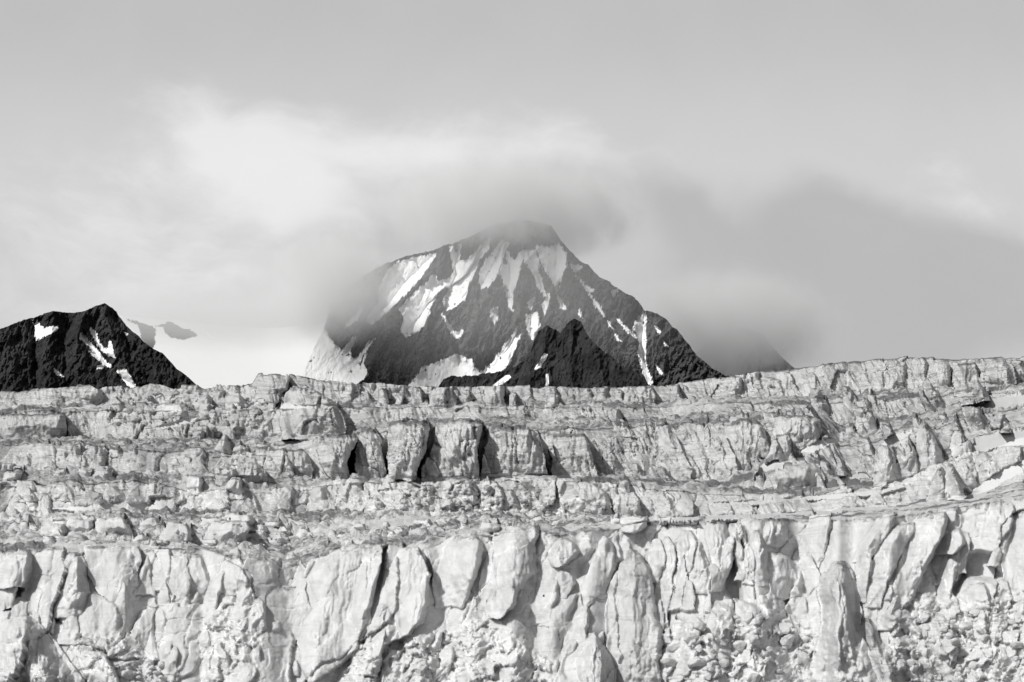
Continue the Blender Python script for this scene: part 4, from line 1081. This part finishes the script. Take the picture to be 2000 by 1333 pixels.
main_snow = [
    c2(345, 290, 400, 250, 470, 232, 555, 215, 520, 275, 470, 340, 440, 370, 400, 410, 360, 450, 320, 490, 280, 515, 258, 500, 300, 440, 320, 370),
    c2(620, 185, 667, 175, 652, 245, 690, 250, 760, 180, 790, 145, 787, 190, 740, 240, 720, 300, 700, 350, 680, 410, 640, 440, 610, 455, 590, 420, 620, 360, 600, 350, 560, 380, 540, 440, 500, 530, 450, 565, 430, 570, 408, 545, 425, 495, 405, 455, 450, 400, 500, 360, 552, 305, 562, 340, 620, 320, 640, 290),
    c2(846, 155, 872, 165, 848, 230, 825, 300, 790, 350, 755, 362, 748, 300, 770, 260, 810, 205),
    c2(862, 195, 880, 230, 900, 240, 930, 203, 947, 215, 922, 262, 910, 320, 892, 380, 889, 460, 876, 440, 858, 350, 832, 290, 848, 262, 873, 262),
    c2(938, 203, 990, 203, 1007, 260, 1000, 290, 1022, 350, 1032, 395, 1012, 372, 978, 290, 948, 250),
    c2(998, 183, 1050, 188, 1090, 172, 1122, 213, 1122, 275, 1097, 310, 1086, 372, 1058, 320, 1018, 250),
    c2(1083, 388, 1102, 420, 1122, 452, 1100, 446), c2(1052, 380, 1047, 420, 1030, 478, 1022, 438), c2(987, 403, 971, 452, 955, 428),
    c2(953, 478, 997, 473, 1008, 525, 985, 550, 975, 582, 958, 540), c2(793, 463, 824, 447, 827, 490, 809, 518),
    c2(917, 530, 895, 590, 922, 565, 890, 640, 880, 685, 830, 728, 758, 728, 800, 690, 840, 640),
    c2(500, 710, 560, 690, 650, 655, 710, 675, 722, 710, 755, 732, 700, 790, 600, 795, 440, 790, 465, 760),
    c2(-60, 500, 70, 545, 100, 590, 150, 638, 210, 575, 185, 635, 163, 657, 215, 672, 290, 583, 240, 650, 220, 690, 230, 720, 258, 742, 215, 775, -80, 800),
    c2(588, 478, 640, 560, 672, 547, 655, 582, 622, 545), c2(1168, 308, 1205, 350, 1242, 372, 1225, 382, 1193, 345), c2(1224, 388, 1262, 430, 1290, 485, 1253, 440),
    c2(1463, 455, 1467, 560, 1467, 700, 1500, 780, 1475, 775, 1436, 650, 1448, 600, 1420, 535), c2(1347, 498, 1400, 548, 1432, 577, 1393, 557), c2(1322, 375, 1347, 368, 1330, 404),
    c2(1148, 263, 1187, 268, 1180, 293, 1158, 290), c2(1183, 455, 1197, 495, 1178, 480), c2(1338, 565, 1362, 592, 1343, 592), c2(1508, 525, 1537, 545, 1525, 562), c2(1548, 595, 1568, 617, 1553, 617),
    c2(165, 533, 237, 453, 217, 500), c2(1303, 505, 1328, 540, 1310, 525), c2(1515, 700, 1545, 735, 1525, 725), c2(270, 590, 262, 600, 225, 745, 260, 735, 240, 690),
]
mountain("mountain", "tall steep grey peak streaked with snow gullies, its summit in the cloud", main_sil, 800, 5000, 52, 80, ROCK_FAR, main_snow, main_ridges, main_gullies, step=0.9, seed=11, jag=4.5)

left_sil = c1(-420, 330, -200, 270, -80, 262, 0, 237, 100, 195, 190, 168, 290, 135, 380, 143, 470, 138, 490, 128, 520, 115, 580, 93, 620, 115, 645, 140, 655, 165, 680, 190, 700, 215, 730, 245, 770, 275, 800, 310, 850, 345, 900, 370, 940, 410, 980, 455, 1030, 490, 1060, 515, 1090, 545, 1120, 585, 1160, 640)
left_snow = [c1(188, 190, 245, 235, 318, 220, 312, 240, 255, 265, 203, 298, 200, 240), c1(452, 262, 480, 290, 500, 320, 540, 360, 580, 410, 612, 442, 590, 442, 530, 390, 498, 362, 525, 365, 490, 325, 447, 285),
             c1(506, 236, 530, 260, 545, 310, 575, 345, 600, 340, 612, 305, 630, 392, 600, 378, 563, 350, 528, 300), c1(650, 468, 692, 462, 722, 510, 750, 558, 712, 548, 678, 500),
             c1(298, 458, 348, 497, 318, 486), c1(538, 440, 578, 428, 572, 447, 540, 458), c1(688, 253, 712, 262, 700, 270)]
left_ridges = [c1(580, 93, 600, 200, 640, 350, 760, 560), c1(470, 138, 430, 260, 420, 420, 480, 600), c1(290, 135, 280, 300, 230, 420, 260, 600), c1(0, 237, 60, 400, 80, 600), c1(770, 275, 860, 450, 900, 600)]
left_gullies = [c1(190, 190, 200, 300, 190, 450, 200, 600), c1(455, 265, 540, 370, 610, 450, 740, 560), c1(510, 240, 560, 340, 620, 400), c1(380, 143, 360, 300, 350, 600), c1(680, 190, 720, 330, 850, 560)]
mountain("mountain", "black rocky peak with small white snow patches beside the pale snowfield", left_sil, 790, 2600, 50, 48, ROCK_NEAR, left_snow, left_ridges, left_gullies, step=1.0, seed=31, jag=2.2, snow_rag=1.6, rough=0.65)

small_sil = c2(560, 800, 588, 757, 640, 742, 750, 737, 850, 722, 900, 702, 940, 680, 970, 642, 985, 590, 1000, 552, 1040, 524, 1080, 542, 1100, 556, 1130, 520, 1160, 497, 1190, 508, 1207, 552, 1225, 580, 1260, 618, 1300, 640, 1325, 660, 1338, 692, 1370, 702, 1400, 722, 1440, 732, 1470, 752, 1490, 790, 1500, 830)
small_snow = [c2(808, 785, 870, 743, 882, 750, 840, 778), c2(993, 712, 1028, 650, 1043, 652, 1012, 700), c2(1038, 738, 1048, 735, 1046, 785, 1036, 785)]
small_ridges = [c2(1040, 525, 1020, 650, 960, 780), c2(1160, 500, 1140, 650, 1150, 780), c2(1190, 510, 1260, 660, 1290, 780), c2(1325, 660, 1340, 780)]
small_gullies = [c2(1090, 550, 1070, 680, 1060, 780), c2(1170, 560, 1200, 680, 1200, 780), c2(1000, 600, 930, 700, 870, 780), c2(1300, 660, 1310, 780)]
mountain("mountain", "small black rock peak standing in front of the snow streaked mountain", small_sil, 800, 3000, 52, 24, ROCK_NEAR, small_snow, small_ridges, small_gullies, step=1.0, seed=51, rough=0.8, jag=4.5, snow_rag=1.2)

far_sil = [(1290, 800), (1330, 725), (1372, 676), (1415, 648), (1452, 640), (1470, 644), (1490, 655), (1515, 684), (1535, 706), (1550, 718), (1580, 738), (1660, 800)]
mountain("mountain", "faint grey ridge almost lost in the fog right of the main peak", far_sil, 800, 6600, 50, 60, ROCK_FAR, step=2.0, seed=71, jag=1.5)

# pale snowfield behind the glacier, between the two left peaks
sx = np.linspace(180, 760, 420); sn = 130
stop = np.interp(sx, [180, 240, 280, 320, 400, 480, 560, 640, 760], [612, 614, 618, 622, 632, 640, 640, 632, 630])
stop = np.convolve(np.pad(stop, 40, mode='edge'), np.ones(81) / 81, 'valid') + 3 * fbm(sx / 150, 0.1, 0.2, 1, 5)
tt = np.linspace(0, 1, sn)[:, None]
SY = 800 + (stop - 800)[None] * tt
SX = np.broadcast_to(sx, SY.shape)
SV = P(SX, SY, 5000 + 2600 * tt ** 0.9 + 22 * fbm(SX / 170, tt * 3, 0.6, 2, 91))
bk = SV[-1:].copy(); bk[..., 1] += 1200; bk[..., 2] = 0
ft = SV[:1].copy(); ft[..., 2] = -5
SV = np.concatenate([ft, SV, bk])
SQ = grid_quads(SV.shape[0], len(sx))
outc = np.zeros((SV.shape[0] - 1, len(sx) - 1), bool)
ex, ey = SX[:-1, :-1], SY[:-1, :-1]
for poly in (c1(700, 185, 760, 212, 790, 330, 850, 345, 862, 240, 840, 222, 760, 195), c1(862, 222, 900, 225, 915, 255, 950, 285, 1020, 296, 1088, 272, 1060, 242, 1000, 232, 940, 195)):
    outc[1:sn] |= poly_sdf(ex, ey, poly) + 3.0 * fbm(ex / 8, ey / 6, 0.4, 4, 95, 0.6) < 0
vv, qq, _ = compact(SV.reshape(-1, 3), SQ[~outc.ravel()], {})
snowfield = based("snowfield", vv, qq, SNOW_FIELD, kind="structure", label="smooth white snowfield fading into the fog beside the main peak")
vv, qq, _ = compact(SV.reshape(-1, 3), SQ[outc.ravel()], {})
based("rock_outcrop", vv, qq, ROCK_FAR, None, snowfield)

# ------------------------------------------------------------------ cloud and mist round the main peak
def cloud(label, px, py, D, rx, ry, rdep, dens, nscale=2.2, contrast=0.6, tilt=0.0, g=-0.25, alb=1.0):
    mpp = D / F
    me = bpy.data.meshes.new("cloud")
    nu, nv = 32, 16
    th = np.linspace(0, 2 * np.pi, nu, endpoint=False); ph = np.linspace(0.02, np.pi - 0.02, nv)
    V = np.stack([np.sin(ph)[:, None] * np.cos(th), np.sin(ph)[:, None] * np.sin(th), np.cos(ph)[:, None] * np.ones(nu)], -1)
    mt, t, out = new_mat("cloud_mist")
    tc = t.node('ShaderNodeTexCoord'); ob = tc.outputs['Object']
    r = t.vmath('LENGTH', ob)
    nz = t.noise(t.mapping(t.vmath('ADD', ob, (px * 0.013, py * 0.017, 0.0)), scale=(rx / ry if rx > ry else 1.0, 1.0, 1.0), rot=(0, 0.35, 0)), nscale, 5, 0.58)
    body = t.maprange(t.math('ADD', r, t.math('MULTIPLY', t.math('SUBTRACT', nz, 0.5), -contrast)), 1.0, 0.0)
    edge = t.maprange(r, 1.0, 0.6)
    d = t.math('MULTIPLY', t.math('MULTIPLY', body, edge), dens)
    vs = t.node('ShaderNodeVolumePrincipled')
    vs.inputs['Color'].default_value = (alb, alb, alb, 1)
    vs.inputs['Anisotropy'].default_value = g
    t.l.new(d, vs.inputs['Density'])
    t.l.new(vs.outputs[0], out.inputs['Volume'])
    q = grid_quads(nv, nu, True)[:, ::-1]
    top, bot = len(V.reshape(-1, 3)), len(V.reshape(-1, 3)) + 1
    verts = np.concatenate([V.reshape(-1, 3), [[0, 0, 1], [0, 0, -1]]])
    i = np.arange(nu)
    tris = np.concatenate([np.stack([np.full(nu, top), i, (i + 1) % nu], -1), np.stack([np.full(nu, bot), (nv - 1) * nu + (i + 1) % nu, (nv - 1) * nu + i], -1)])
    me = mesh_from("cloud", verts, q, mt, tris=tris)
    o = link("cloud", me, P(px, py, D), kind="stuff", label=label)
    o.scale = (rx * mpp, rdep, ry * mpp)
    o.rotation_euler = (0, math.radians(tilt), 0)
    return o


cloud("grey cloud cap wrapped round the summit of the tall peak", 990, 418, 5280, 340, 110, 520, 0.015, contrast=1.1, alb=0.965)
cloud("pale mist on the left shoulder of the tall peak", 645, 555, 4990, 180, 135, 380, 0.012, contrast=1.3)
cloud("grey fog bank behind the right flank of the tall peak", 1405, 640, 5850, 300, 150, 420, 0.010, contrast=0.8, alb=0.91)
cloud("thin veil of mist in front of the tall peak", 980, 540, 4450, 640, 290, 350, 0.0014, contrast=0.6)
cloud("pale fog lying on the snowfield", 440, 622, 4950, 440, 70, 420, 0.0055, contrast=0.4, nscale=0.6)
